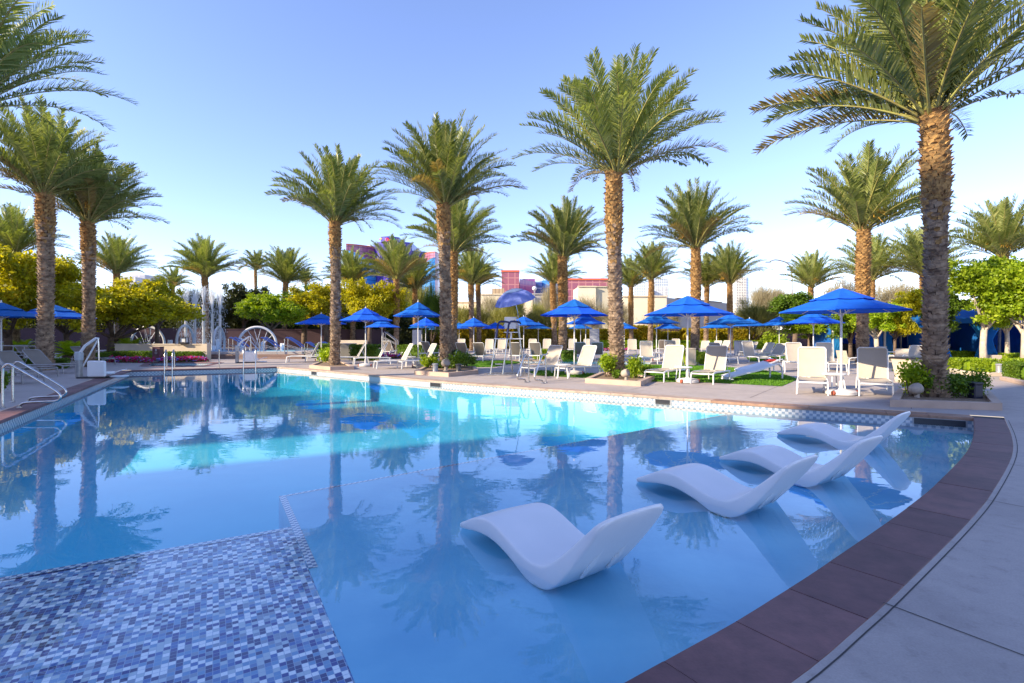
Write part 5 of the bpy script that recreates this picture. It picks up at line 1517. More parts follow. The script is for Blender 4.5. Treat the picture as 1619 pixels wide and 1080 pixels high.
def make_dining_chair():
    t = thing('sling_chair', 'x', 'chair', (0, 0, 0), 0, 'white framed sling chairs at the dining tables')
    for s in (-1, 1):
        m = MB(); m.tube([(s * .27, -.24, 0), (s * .27, -.24, .62), (s * .27, -.14, .66), (s * .27, .18, .64), (s * .27, .26, .60), (s * .27, .30, 0)], .019, 7); m.build('side_frame', M_white, t, True)
    m = MB(); m.box((0, -.0, .43), (.50, .46, .02), ch=.008); m.build('seat', M_sling, t)
    m = MB(); m.box((0, 0, .24), (.50, .018, .52), ch=.007, M=Matrix.Translation((0, .25, .43)) @ Matrix.Rotation(R(-14), 4, 'X')); m.build('backrest', M_sling, t)
    return t
dc = None
for (px, py, rz, lb) in ((1343, 592, 100, 'white framed chair with curved arm left of the dining table'), (1398, 588, -10, 'sling chair at the near side of the dining table, behind the lit lounger'), (1420, 585, -60, 'sling chair right of the dining table'), (1388, 575, 170, 'sling chair at the far side of the dining table'),
                          (1432, 571, 200, 'brown shaded sling chair behind the beige counter')):
    p = gp(px, py)
    if dc is None: dc = make_dining_chair(); dc.location = p; dc.rotation_euler = (0, 0, R(rz)); dc['label'] = lb
    else: dup(dc, lb, p, R(rz))
t = thing('dining_table', 'white square dining table behind the lit front lounger', 'table', gp(1392, 581), R(12))
MB().box((0, 0, .73), (1.0, 1.0, .03), ch=.01).build('table_top', M_white, t)
for sx in (-1, 1):
    for sy in (-1, 1):
        MB().tube([(sx * .44, sy * .44, .72), (sx * .46, sy * .46, 0)], .025, 6).build('leg', M_white, t, True)

# ------------------------------------------------------------ steel rails and ladders
def rail_profile(h=.88, reach=.85):
    return smooth_path([(0, 0, 0), (0, 0, h * .8), (.03, 0, h * .95), (.12, 0, h), (.24, 0, h * .93), (reach * .8, 0, h * .46), (reach * .97, 0, h * .28), (reach * .93, 0, h * .15), (reach * .75, 0, h * .13), (reach * .5, 0, h * .12), (reach * .33, 0, h * .09), (reach * .28, 0, 0)], 5)
def rail_pair(p0, p1, ang, lb, h=.88, reach=.85, group='steel pool handrails', r=.024):
    t = thing('pool_handrail', lb, 'handrail', p0, ang, group)
    inv = Matrix.Rotation(-ang, 3, 'Z'); q = inv @ (Vector(p1) - Vector(p0))
    for off in (Vector((0, 0, 0)), q):
        m = MB(); m.tube([p + off for p in rail_profile(h, reach)], r, 10); m.build('rail', M_steel, t, True)
        for x in (0, reach * .28):
            e = MB(); e.lathe([(.055, .001), (.055, .012), (.03, .02)], 14, c=(off.x + x, off.y)); e.build('flange', M_steel, t, True)
    return t
rail_pair(gp(4, 645), gp(20, 636), R(8), 'double curved steel handrail at the left pool corner', .90, 1.1)
pa, pb = gp(836, 603.5), gp(863, 605)
rail_pair(Vector((pa.x, pa.y, 0)), Vector((pb.x, pb.y, 0)), R(232), 'pair of bent steel ladder rails behind the pool edge, middle', .88, .62)
def hoop_rail(p0, p1, lb, dirv, h=.85):
    """ladder grab rails: post on the deck, arch, leg down into the water"""
    t = thing('pool_handrail', lb, 'handrail', p0, math.atan2(dirv[1], dirv[0]), 'steel pool handrails')
    inv = Matrix.Rotation(-math.atan2(dirv[1], dirv[0]), 3, 'Z'); q = inv @ (Vector(p1) - Vector(p0))
    for off in (Vector((0, 0, 0)), q):
        m = MB(); m.tube([p + off for p in smooth_path([(0, 0, 0), (0, 0, h * .75), (.06, 0, h * .95), (.2, 0, h), (.36, 0, h * .93), (.5, 0, h * .72), (.58, 0, h * .3), (.62, 0, -.2), (.62, 0, -.75)], 5)], .024, 9); m.build('rail', M_steel, t, True)
fd = Vector((FARW[1][0] - FARW[0][0], FARW[1][1] - FARW[0][1])).normalized(); fn = Vector((fd.y, -fd.x)); fn = fn if fn.y < 0 else -fn
def on_far(px):
    for k in range(400):
        u = k / 400; x = FARW[0][0] * (1-u) + FARW[1][0] * u; y = FARW[0][1] * (1-u) + FARW[1][1] * u
        if CX + x / y * F <= px: break
    return Vector((x, y, 0))
q = on_far(261) - Vector((fn.x, fn.y, 0)) * .5; q2 = on_far(273) - Vector((fn.x, fn.y, 0)) * .5
hoop_rail(q, q2, 'pair of arched steel rails on the far pool wall', fn)
q = on_far(345) - Vector((fn.x, fn.y, 0)) * .8; q2 = on_far(385) - Vector((fn.x, fn.y, 0)) * .5
hoop_rail(q2, q2 + Vector((.5, .12, 0)), 'arched steel rails between the far pool wall and the right lift', fn, .95)
t = thing('steel_post', 'single steel post beside the little spa on the far deck', 'post', q, 0); m = MB(); m.tube([(0, 0, 0), (0, 0, .84)], .03, 10); m.build('post', M_steel, t, True); m = MB(); m.lathe([(.06, .001), (.06, .014), (.03, .02)], 12); m.build('flange', M_steel, t, True)

# pool lifts
def pool_lift(p, rz, lb, sc=1.0, seat_side=1):
    t = thing('pool_lift', lb, 'pool lift', p, rz, 'pool lifts', sc)
    m = MB(); m.box((-.55, 0, .35), (.16, .2, .7), ch=.03); m.build('column', M_grey, t)
    m = MB(); m.box((-.55, 0, .78), (.2, .24, .34), ch=.04); m.build('battery_box', pm('light_grey_plastic', (.42, .45, .48), None, 6, .45), t)
    m = MB(); m.tube([(-.55, .0, .85), (-.35, 0, 1.15), (.02, 0, 1.42), (.10, 0, 1.40)], .045, 8); m.tube([(-.5, .1, .4), (.0, .1, 1.34)], .025, 8); m.build('arm', M_plastic, t, True)
    m = MB(); m.tube([(.08, 0, 1.40), (.10, 0, 1.2), (.12, 0, .15)], .026, 8); m.build('hanger', M_steel, t, True)
    m = MB(); m.box((.12, -.12, .34), (.62, .10, .58), ch=.04); m.box((.15, .12, .18), (.66, .46, .09), ch=.035); m.build('seat', M_plastic, t)
    m = MB(); m.tube([(.35, .2, .12), (.75, .25, .28), (.9, .25, .30)], .014, 6); m.box((.62, .28, .05), (.5, .34, .05), ch=.02); m.build('footrest', M_plastic, t, True)
    m = MB(); m.box((-.1, .05, .03), (.95, .36, .05), ch=.02); m.build('base_plate', M_black, t)
    return t
pool_lift(gp(151, 598), R(5), 'white pool lift with folded arm on the left deck', .98)
pool_lift(gp(393, 574), R(20), 'white pool lift with black boot at the far end of the pool', 1.0)

# lifeguard chair with its own parasol
def lifeguard():
    d = 19.6; c = at(803, d)
    t = thing('lifeguard_chair', 'tall steel lifeguard chair with blue padded armrests', 'lifeguard chair', c, R(8))
    zt = 1.36
    for (x0, y0, x1, y1) in ((-.70, -.35, -.50, -.28), (-.26, -.50, -.08, -.40), (.70, .35, .50, .28), (.24, .45, .12, .35)):
        m = MB(); m.tube([(x0, y0, .05), (x1, y1, zt)], .032, 8); m.build('leg', M_steel, t, True)
    m = MB(); m.tube([(.5, .28, zt), (.40, .25, 1.95), (.26, .2, 2.08)], .028, 8); m.build('back_post', M_steel, t, True)
    for (z, k) in ((.42, .1), (.82, .12)):
        m = MB(); m.tube([(-.63 + k, -.33, z), (-.20 + k * .6, -.46, z)], .02, 6); m.build('rung', M_steel, t, True)
    m = MB(); m.box((.0, 0, zt), (1.04, .66, .035), ch=.01); m.build('platform', M_white, t)
    m = MB(); m.box((.12, .05, zt + .25), (.5, .45, .03), ch=.012); m.box((.12, .05, zt + .13), (.04, .3, .22)); m.build('seat', M_plastic, t)
    m = MB(); m.box((.14, .26, zt + .62), (.48, .045, .46), ch=.02); m.build('backrest', M_plastic, t)
    blue = pm('navy_foam_padding', (.012, .02, .10), None, 8, .6)
    for (x, y) in ((-.48, -.28), (-.08, -.36)):
        m = MB(); m.tube(smooth_path([(x, y, zt + .02), (x + .05, y, zt + .45), (x + .10, y + .02, zt + .60), (x + .2, y + .06, zt + .655), (x + .48, y + .25, zt + .64), (x + .56, y + .3, zt + .58)], 4), .038, 9); m.build('armrest', blue, t, True)
    m = MB()
    for y in (-.42, .40): m.box((.0, y, .025), (1.7, .07, .05), ch=.01)
    m.build('skid', M_steel, t)
    u = thing('lifeguard_umbrella', 'tilted periwinkle umbrella clamped above the lifeguard chair', 'umbrella', c, 0)
    M = Matrix.Translation((.24, .1, zof(470, d) - .02)) @ Matrix.Rotation(R(-14), 4, 'Y') @ Matrix.Rotation(R(12), 4, 'X')
    n = 10; RR = .80; m = MB(); rings = [(RR, -.16), (RR * .97, -.12), (RR * .86, .02), (RR * .68, .16), (RR * .45, .26), (RR * .2, .31), (.02, .325)]
    vs = []
    for (r_, z) in rings:
        for k in range(n): a = 2 * math.pi * k / n; vs.append((r_ * math.cos(a), r_ * math.sin(a), z))
    L = len(vs); vs += [(a * .99, b * .99, c_ - .012) for a, b, c_ in vs]
    fs = []
    for i in range(len(rings) - 1):
        for k in range(n):
            a = i * n + k; b = i * n + (k + 1) % n; fs += [(a, b, b + n, a + n), (L + a, L + a + n, L + b + n, L + b)]
    fs += [(k, L + k, L + (k + 1) % n, (k + 1) % n) for k in range(n)]
    m.add(vs, fs, M=M); m.build('canopy', canvas_mat('periwinkle_canvas', (.20, .27, .62)), u)
    m = MB(); v2 = []
    for (r_, z) in ((RR * .50, .262), (RR * .30, .325), (.02, .36)):
        for k in range(n): a = 2 * math.pi * k / n; v2.append((r_ * math.cos(a), r_ * math.sin(a), z))
    m.add(v2, [(i * n + k, i * n + (k + 1) % n, (i + 1) * n + (k + 1) % n, (i + 1) * n + k) for i in range(2) for k in range(n)], M=M); m.build('vent', bpy.data.materials['periwinkle_canvas'], u)
    m = MB(); top = M @ Vector((0, 0, .38)); m.tube([top, M @ Vector((0, 0, -.6)), (.46, .28, zt + .1), (.50, .30, zt - .4)], .016, 8); m.build('pole', M_steel, u, True)
lifeguard()

# ------------------------------------------------------------ planters, uplights, small deck things
def planter(pts_px, lb, h=.15, w=.15):
    P = [tuple(gp(a, b, h)[:2]) for a, b in pts_px]
    area = sum(P[i][0]*P[(i+1)%len(P)][1] - P[(i+1)%len(P)][0]*P[i][1] for i in range(len(P)))
    if area < 0: P = P[::-1]
    c = (sum(p[0] for p in P) / len(P), sum(p[1] for p in P) / len(P))
    P = [(p[0] - c[0], p[1] - c[1]) for p in P]
    t = thing('planter_bed', lb, 'planter', (c[0], c[1], 0), 0, 'kerbed palm planters')
    inn = offset(P, -w); n = len(P); m = MB()
    vs = [(p[0], p[1], 0) for p in P] + [(p[0], p[1], h) for p in P] + [(p[0], p[1], h) for p in inn] + [(p[0], p[1], 0) for p in inn]
    fs = []
    for i in range(n):
        j = (i + 1) % n
        for a in range(3): fs.append((a * n + i, a * n + j, (a + 1) * n + j, (a + 1) * n + i))
    m.add(vs, fs); m.build('kerb', M_tanstone, t)
    m = MB(); m.prism(inn, .01, h - .05, bottom=False); m.build('mulch', M_soil, t)
    for i in range(n):
        pass
planter([(1407, 632), (1585, 637.5), (1566, 618), (1420, 614)], 'large kerbed planter of the huge corner palm')
planter([(925, 598), (1013, 603), (1035, 594), (950, 588)], 'kerbed planter of the tall sunlit middle palm')
planter([(655, 586), (709, 589.5), (756, 585), (752, 579), (672, 578)], 'kerbed planter of the palm left of the lifeguard chair')
planter([(489, 577), (522, 580), (560, 579), (545, 572), (505, 571)], 'low kerbed planter of the first pool edge palm')
def uplight(p, lb, sc=1.0, rz=0.0):
    t = thing('garden_uplight', lb, 'garden light', p, rz, 'stone coloured garden uplights', sc)
    m = MB(); m.lathe([(.09, 0), (.09, .03), (.06, .05), (.055, .20), (.07, .24)], 14); m.build('stand', M_lampstone, t, True, angle=35)
    m = MB(); M = Matrix.Translation((-.05, 0, .28)) @ Matrix.Rotation(R(70), 4, 'Y') @ Matrix.Rotation(0, 4, 'X')
    m.lathe([(.0, -.14), (.08, -.13), (.135, -.06), (.15, .04), (.14, .12), (.12, .14), (.115, .10), (.0, .09)], 18, M=M); m.build('lamp_head', M_lampstone, t, True, angle=50)
uplight(gp(1450, 632, .05), 'stone coloured uplight beside the lime shrub under the huge palm', .85, R(0))
uplight(gp(990, 603, .1), 'round stone coloured uplight in front of the middle palm', .85, R(-40))
uplight(gp(705, 587, .1), 'stone coloured uplight at the foot of the planter palm', 1.1, R(-50))
def small_box(p, size, mat, lb, cat, name, rz=0, lid=None, ch=.02):
    t = thing(name, lb, cat, p, rz)
    m = MB(); m.box((0, 0, size[2] / 2), size, ch=ch); m.build('body', mat, t)
    if lid is not None:
        m = MB(); m.box((0, 0, size[2] + .02), (size[0] * 1.06, size[1] * 1.06, .05), ch=.012); m.build('lid', lid, t)
    return t
small_box(gp(1541, 633, .05), (.22, .20, .36), pm('navy_black_box', (.012, .014, .035), None, 6, .4), 'dark square speaker box at the right end of the huge palm planter', 'speaker', 'garden_speaker', R(8), M_black)
small_box(gp(1092, 578), (.42, .3, .82), pm('beige_metal_box', (.42, .36, .29), None, 4, .7), 'beige upright box behind the pair of front loungers', 'planter box', 'planter_box', R(5), M_beige)
small_box(gp(250, 571.5), (.46, .34, .80), pm('maroon_cabinet_paint', (.13, .05, .06), None, 4, .55), 'maroon metal cabinet with a round emblem in front of the beige wall', 'cabinet', 'utility_cabinet', R(0), M_maroon)
c = gp(250, 571.5); m = MB(); m.lathe([(.055, 0), (.07, 0), (.07, .01), (.055, .01), (.055, 0)], 18, M=Matrix.Translation((0, -.175, .50)) @ Matrix.Rotation(R(90), 4, 'X'), caps=False)
for a in (90, 210, 330): m.tube([(0, -.182, .50), (.05 * math.cos(R(a)), -.182, .50 + .05 * math.sin(R(a)))], .007, 5)
m.box((0, -.178, .66), (.09, .01, .11)); cab = [o for o in COL.objects if o.name.startswith('utility_cabinet')][0]; m.build('emblem', pm('pale_emblem', (.55, .5, .5), None, 5, .5), cab)
for (px, py, lb, h) in ((1580, 591.5, 'short grey cylinder path light between the lime hedges', .40), (725, 589, 'black cylinder path light right of the planter palm', .32), (688, 589, 'grey cylinder path light left of the planter palm', .34)):
    t = thing('path_light', lb, 'path light', gp(px, py, 0 if px > 1000 else .1), 0, 'cylinder path lights')
    MB().lathe([(.10, 0), (.12, .03), (.105, .06), (.105, h * .85)], 16).build('post', M_black if px == 725 else M_grey, t, True, angle=30)
    MB().lathe([(.125, h * .85), (.13, h * .9), (.10, h), (.0, h + .01)], 16).build('cap', M_black if px == 725 else M_grey, t, True, angle=30)
# counter with dark top behind the huge palm
t = thing('bussing_counter', 'beige flared counter with dark top behind the lit front lounger', 'counter', gp(1440, 604), R(6))
m = MB(); m.lathe([(.32, 0), (.34, .1), (.32, .14), (.40, .70), (.42, .74)], 4, M=Matrix.Rotation(R(45), 4, 'Z') @ Matrix.Diagonal((1.25, 1.25, 1, 1))); m.build('body', M_beige, t)
m = MB(); m.box((0, 0, .775), (.82, .82, .06), ch=.015); m.build('counter_top', M_black, t)
# grey waste bin, towel sign
small_box(gp(1174, 562), (.95, .7, 1.05), pm('light_grey_panel', (.46, .46, .47), None, 3, .5), 'grey waste bin under the parasol row', 'waste bin', 'waste_bin', R(8), M_grey)
t = thing('towel_sign', 'grey upright board sign behind the ladder lounger', 'sign', gp(940, 562), R(0)); m = MB(); m.box((0, 0, 1.25), (.70, .06, 1.45), ch=.015); m.build('panel', pm('blue_grey_panel', (.32, .34, .40), (.28, .30, .36), 3, .6), t)
m = MB(); m.box((-.26, 0, .26), (.06, .05, .52)); m.box((.26, 0, .26), (.06, .05, .52)); m.build('stand', M_grey, t)
m = MB()
for k, (w, z) in enumerate(((.30, 1.74), (.46, 1.60), (.42, 1.50), (.46, 1.40), (.38, 1.30), (.2, 1.16))): m.box((-.02 * (k % 2), -.034, z), (w, .006, .03))
m.build('printed_lines', M_white, t)
t = thing('notice_board', 'pale board leaning by the back pool below the left parasols', 'sign', gp(659, 558), R(10)); m = MB(); m.box((0, 0, 1.2), (.75, .06, 1.5), ch=.02); m.build('panel', pm('pale_panel', (.5, .49, .5), None, 3, .6), t); m = MB(); m.box((0, .12, .3), (.5, .3, .6), ch=.02); m.build('stand', M_grey, t)
# small pale marker by the deck (weighted cone base)
# ------------------------------------------------------------ left side: maroon wall, ramp rails, beige wall, splash deck
wl = [at(-60, 44), at(640, 50)]
def wall_seg(a, b, h, th, mat, name, lb, cat, group=None, cap=None):
    t = thing(name, lb, cat, ((a.x + b.x) / 2, (a.y + b.y) / 2, 0), math.atan2(b.y - a.y, b.x - a.x), group); L = (b - a).length
    m = MB(); m.box((0, 0, h / 2), (L, th, h)); m.build('wall_panel', mat, t)
    if cap: m = MB(); m.box((0, 0, h + .035), (L + .04, th + .08, .07), ch=.015); m.build('coping', cap, t)
    return t
wall_seg(at(-120, 44), at(318, 46), 2.05, .2, M_maroon, 'garden_wall', 'long maroon garden wall behind the left loungers and hoops', 'wall', 'maroon garden walls', M_maroon)
wall_seg(at(318.2, 46), at(610, 50), 2.0, .2, M_maroon, 'garden_wall', 'dark maroon garden wall behind the fountain jets and bright trees', 'wall', 'maroon garden walls', M_maroon)
wall_seg(at(610.2, 62), at(1400, 62), 2.1, .2, M_maroon, 'garden_wall', 'maroon garden wall behind the golden hedge', 'wall', 'maroon garden walls', M_maroon)
wall_seg(gp(184, 568.5), gp(324, 568.5), .90, .25, M_beige, 'low_wall', 'low beige wall behind the flower beds, left of the splash deck', 'wall', None, M_beige)
t = thing('wall_pier', 'square beige pier at the right end of the low beige wall', 'wall pier', gp(325.5, 569.5), 0); m = MB(); m.box((0.02, 0, .49), (.36, .42, .98), ch=.01); m.build('pier', M_beige, t)
t = thing('wall_lantern', 'small lantern standing on the low beige wall', 'lantern', at(291, 31.4, .96), 0); m = MB()
for sx in (-1, 1):
    for sy in (-1, 1): m.box((sx * .18, sy * .14, .25), (.03, .03, .30))
m.box((0, 0, .42), (.44, .36, .04)); m.box((0, 0, .05), (.48, .36, .10)); m.build('frame', M_black, t); m = MB(); m.box((0, 0, .25), (.30, .22, .26)); m.build('glass', pm('frosted_glass', (.7, .72, .74), None, 4, .3), t)
SPH = .42
sd = [gp(334, 567), gp(492, 566)]
SPL = [(sd[0].x, sd[0].y), (sd[1].x, sd[1].y), (sd[1].x + 3.2, 44), (-30, 44), (-30, 35), (sd[0].x - 1.2, 34)]
tag(MB().prism(SPL, -.02, SPH).build('splash_deck', pm('pale_deck_finish', (.50, .45, .44), (.42, .38, .37), .8, .7, obj_coords=False)), kind='structure')
m = MB(); m.box(((sd[0].x + sd[1].x) / 2, sd[0].y - .28, .07), (sd[1].x - sd[0].x - .05, .5, .14)); m.box(((sd[0].x + sd[1].x) / 2, sd[0].y - .10, .21), (sd[1].x - sd[0].x - .05, .2, .14), ch=.01)
tag(m.build('splash_deck_steps', pm('brown_step_stone', (.24, .16, .14), (.18, .12, .10), 1.5, .8, bump=.2)), kind='structure')
sw = [(at(330, 35).x, 34.6), (at(470, 35).x, 34.6), (at(520, 41).x, 41), (at(210, 42).x, 42), (at(215, 36.5).x, 36.5), (at(325, 36.5).x, 36.5)]
tag(MB().prism(sw, SPH - .01, SPH + .035, bottom=False).build('splash_water', pm('shallow_splash_water', (.22, .50, .72), (.30, .58, .78), 1.2, .08, bump=.5, bscale=5, obj_coords=False)), kind='structure')
# water hoops
M_hoop = pm('grey_white_hoop_paint', (.62, .62, .64), None, 5, .3)
def water_mat():
    m = bpy.data.materials.new('spray_water'); m.use_nodes = True; nt = m.node_tree; b = nt.nodes['Principled BSDF']
    b.inputs['Base Color'].default_value = (.85, .87, .9, 1); b.inputs['Roughness'].default_value = .2
    tr = nd(nt, 'ShaderNodeBsdfTransparent'); ms = nd(nt, 'ShaderNodeMixShader'); ms.inputs[0].default_value = .7
    nt.links.new(tr.outputs[0], ms.inputs[1]); nt.links.new(b.outputs[0], ms.inputs[2]); nt.links.new(ms.outputs[0], nt.nodes['Material Output'].inputs['Surface']); return m
M_spray = water_mat()
def hoop(px0, px1, ytop, d, lb, rot=0.0, spokes=6):
    c = at((px0 + px1) / 2, d, SPH); hh = zof(ytop, d) - SPH; t = thing('water_hoop', lb, 'water hoop', c, rot, 'arched water hoops on the splash deck')
    rw = 1.25; m = MB(); pts = []
    zc = hh - rw
    for k in range(33):
        a = math.pi * (1.0 + .32) - (math.pi * 1.64) * k / 32
        z = zc + rw * math.sin(a)
        if z > -.02: pts.append((rw * math.cos(a), 0, z))
    m.tube(pts, .085, 10); m.build('arch', M_hoop, t, True)
    m = MB(); rg = random.Random(int(px0))
    for k in range(spokes):
        a = R(35 + k * 22); p0 = Vector((rw * math.cos(a), 0, zc + rw * math.sin(a))); p1 = Vector((rg.uniform(-.25, .25), rg.uniform(-.1, .1), .03))
        for j in range(3):
            mid = (p0 + p1) / 2 + Vector((rg.uniform(-.06, .06), rg.uniform(-.06, .06), rg.uniform(-.04, .08))); m.tube([p0, mid, p1 + Vector((rg.uniform(-.15, .15), rg.uniform(-.1, .1), 0))], [.006, .009, .013], 5)
    m.build('water_spray', M_spray, t)
hoop(207, 260, 516.5, 38.5, 'leftmost wide water hoop facing the pool', 0)
hoop(283, 303, 514.5, 37.5, 'second water hoop from the left, seen half edge-on', R(98))
hoop(339, 354, 517.5, 38.5, 'third water hoop, seen nearly edge-on beside the jets', R(103))
hoop(384, 430, 517, 36.5, 'rightmost wide water hoop behind the right pool lift', R(12))
def jet(px, ytop, yspray, d, lb, wide=1.0):
    c = at(px, d, SPH); h = zof(ytop, d) - SPH; hs = zof(yspray, d) - SPH; t = thing('fountain_jet', lb, 'fountain', c, 0, 'tall fountain jets on the splash deck')
    MB().tube([(0, 0, 0), (0, 0, h)], .10, 12).build('pole', pm('brushed_jet_pole', (.66, .66, .68), None, 5, .35, metallic=.5), t, True)
    rg = random.Random(int(px)); m = MB()
    for k in range(30):
        a = rg.uniform(0, 6.28); r_ = rg.uniform(.02, .42) * wide; top = Vector((math.cos(a) * r_, math.sin(a) * r_, h + (hs - h) * rg.uniform(.62, 1.0)))
        m.tube([(0, 0, h), Vector((top.x * .35, top.y * .35, h + (top.z - h) * .55)), (top.x * .85, top.y * .85, top.z)], [.022, .018, .012], 4)
    for k in range(520):
        a = rg.uniform(0, 6.28); r_ = abs(rg.gauss(.0, .34)) * wide + .05; z = rg.uniform(.2, hs); s = rg.uniform(.010, .022); x, y = math.cos(a) * r_, math.sin(a) * r_
        m.add([(x - s, y, z), (x, y - s, z), (x + s, y, z), (x, y + s, z), (x, y, z + s * 3.0), (x, y, z - s * 3.0)], [(0, 1, 4), (1, 2, 4), (2, 3, 4), (3, 0, 4), (1, 0, 5), (2, 1, 5), (3, 2, 5), (0, 3, 5)])
    tag(m.build('water_spray', M_spray, t), kind='stuff')
for (px, yt, ys, d, lb) in ((294, 496, 455, 40, 'leftmost tall fountain jet'), (308, 498, 457, 39, 'second fountain jet from the left'), (322, 482, 452, 41, 'middle and tallest fountain jet'), (336, 496, 455, 40, 'fourth fountain jet from the left'), (348, 498, 457, 39, 'rightmost tall fountain jet')):
    jet(px, yt, ys, d, lb)
def bubbler(px, d, h, lb):
    t = thing('bubbler', lb, 'bubbler', at(px, d, SPH + .03), 0, 'white bubblers on the splash deck'); m = MB(); rg = random.Random(int(px))
    for k in range(16):
        a = rg.uniform(0, 6.28); r_ = rg.uniform(.02, .16); m.tube([(0, 0, 0), (math.cos(a) * r_ * .6, math.sin(a) * r_ * .6, h * .6), (math.cos(a) * r_, math.sin(a) * r_, h * rg.uniform(.7, 1))], [.09, .07, .02], 6)
    m.build('foam', pm('white_foam', (.85, .86, .88), None, 9, .5), t, True)
for (px, d, h, lb) in ((269, 36, .75, 'white bubbler left of the lantern'), (338, 35.5, .35, 'low bubbler at the splash pool edge'), (382, 37, .85, 'bubbler behind the right pool lift'), (416, 36.8, .7, 'bubbler inside the rightmost hoop'), (446, 36.5, .5, 'bubbler right of the rightmost hoop'), (344, 37, .8, 'misty bubbler inside the third hoop')):
    bubbler(px, d, h, lb)
t = thing('shower_post', 'slim shower post in front of the leftmost hoop', 'shower', at(237, 36, SPH)); m = MB(); m.tube([(0, 0, 0), (0, 0, 2.0), (.05, 0, 2.08), (.18, 0, 2.1)], .03, 8); m.build('post', M_steel, t, True); m = MB(); m.lathe([(.03, 2.10), (.10, 2.03), (.10, 2.01), (0, 2.0)], 12, c=(.2, 0)); m.build('shower_head', M_steel, t, True); m = MB(); m.box((0, -.05, 1.05), (.16, .06, .10)); m.build('tap', M_steel, t)
t = thing('shower_post', 'slim shower post beside the forked yellow tree', 'shower', at(181, 38, 0)); m = MB(); m.tube([(0, 0, 0), (0, 0, 2.7), (.05, 0, 2.78), (.18, 0, 2.8)], .03, 8); m.build('post', M_steel, t, True); m = MB(); m.lathe([(.03, 2.80), (.10, 2.73), (.10, 2.71), (0, 2.7)], 12, c=(.2, 0)); m.build('shower_head', M_steel, t, True); m = MB(); m.box((0, -.05, 1.3), (.2, .06, .12)); m.build('tap', M_steel, t)
# blue padded rails at the splash deck steps
M_pad = pm('blue_rail_padding', (.01, .05, .30), None, 6, .6)
def pad_rail(px, d, lb, rz=0, z=SPH):
    t = thing('padded_step_rail', lb, 'step rail', at(px, d, 0), rz, 'step rails with blue padding')
    for y in (-.32, .32):
        m = MB(); m.tube([(-.45, y, z), (-.45, y, z + .85), (-.30, y, z + .93), (.25, y, z + .62), (.62, y, z + .30), (.62, y, .02)], .024, 7); m.tube([(-.40, y, z + .45), (.6, y, z + .12)], .018, 6); m.build('rail', M_steel, t, True)
        m = MB(); m.tube([(-.36, y, z + .90), (-.28, y, z + .93), (.25, y, z + .62), (.58, y, z + .33)], .05, 8); m.build('padding', M_pad, t, True)
for (px, d, lb) in ((376, 33.6, 'blue padded step rail behind the right pool lift'), (425, 33.2, 'blue padded step rail before the rightmost hoop'), (464, 33.0, 'blue padded step rail in the middle of the splash deck edge'), (495, 33.5, 'blue padded step rail left of the first pool edge palm'), (518, 35, 'blue padded step rail right behind the first edge parasol')):
    pad_rail(px, d, lb, R(6), SPH if px < 492 else .1)
# ramp railings at the far left
def long_rail(a, b, h, lb, n=5, bars=2):
    a = Vector(a); b = Vector(b); t = thing('ramp_railing', lb, 'railing', a, 0, 'grey ramp railings'); v = b - a
    m = MB()
    for j in range(bars): m.tube([(0, 0, h - j * .32), (v.x, v.y, v.z + h - j * .32)], .024, 7)
    m.build('handrail', M_grey, t, True)
    for k in range(n + 1):
        u = k / n; m = MB(); m.tube([(v.x * u, v.y * u, v.z * u), (v.x * u, v.y * u, v.z * u + h)], .022, 7); m.build('post', M_grey, t, True)
long_rail(gp(-30, 574), gp(57, 577), .95, 'nearer grey ramp railing behind the left loungers', 5)
long_rail(gp(-30, 561), gp(58, 561.5), 1.0, 'farther grey ramp railing below the leftmost parasols', 5)
t = thing('ramp_gate', 'grey barred gate panel left of the thick palm trunk', 'gate', gp(57, 562), R(5)); m = MB()
for k in range(9): m.tube([(k * .11, 0, .1), (k * .11, 0, 1.1)], .014, 5)
m.build('bars', M_grey, t); m = MB(); m.tube([(-.03, 0, .05), (-.03, 0, 1.15), (.92, 0, 1.15), (.92, 0, .05)], .024, 6); m.build('frame', M_grey, t, True)
# stair rail before the hotel hedge
t = thing('stair_railing', 'white slanted stair railing right of the pale blue parasol', 'railing', gp(606, 561), R(-4), None)
for y in (0, .5):
    m = MB(); m.tube([(0, y, 0), (0, y, 1.7), (.1, y, 1.75), (.9, y, 1.15), (1.0, y, 1.05), (1.0, y, 0)], .035, 7); m.tube([(.0, y, 1.3), (.95, y, .8)], .025, 6); m.build('rail', M_grey, t, True)
t = thing('low_wall', 'short cream wall behind the lounger pair before the hotel', 'wall', gp(555, 560), 0, None); m = MB(); m.box((0, 0, .55), (2.6, .3, 1.1), ch=.02); m.build('wall_panel', M_beige, t)
small_box(gp(551, 568), (.85, .6, .95), pm('grey_green_cabinet', (.20, .19, .17), None, 3, .6), 'grey cabinet behind the lounger pair right of the first pool edge palm', 'cabinet', 'service_cabinet', R(4), M_grey)

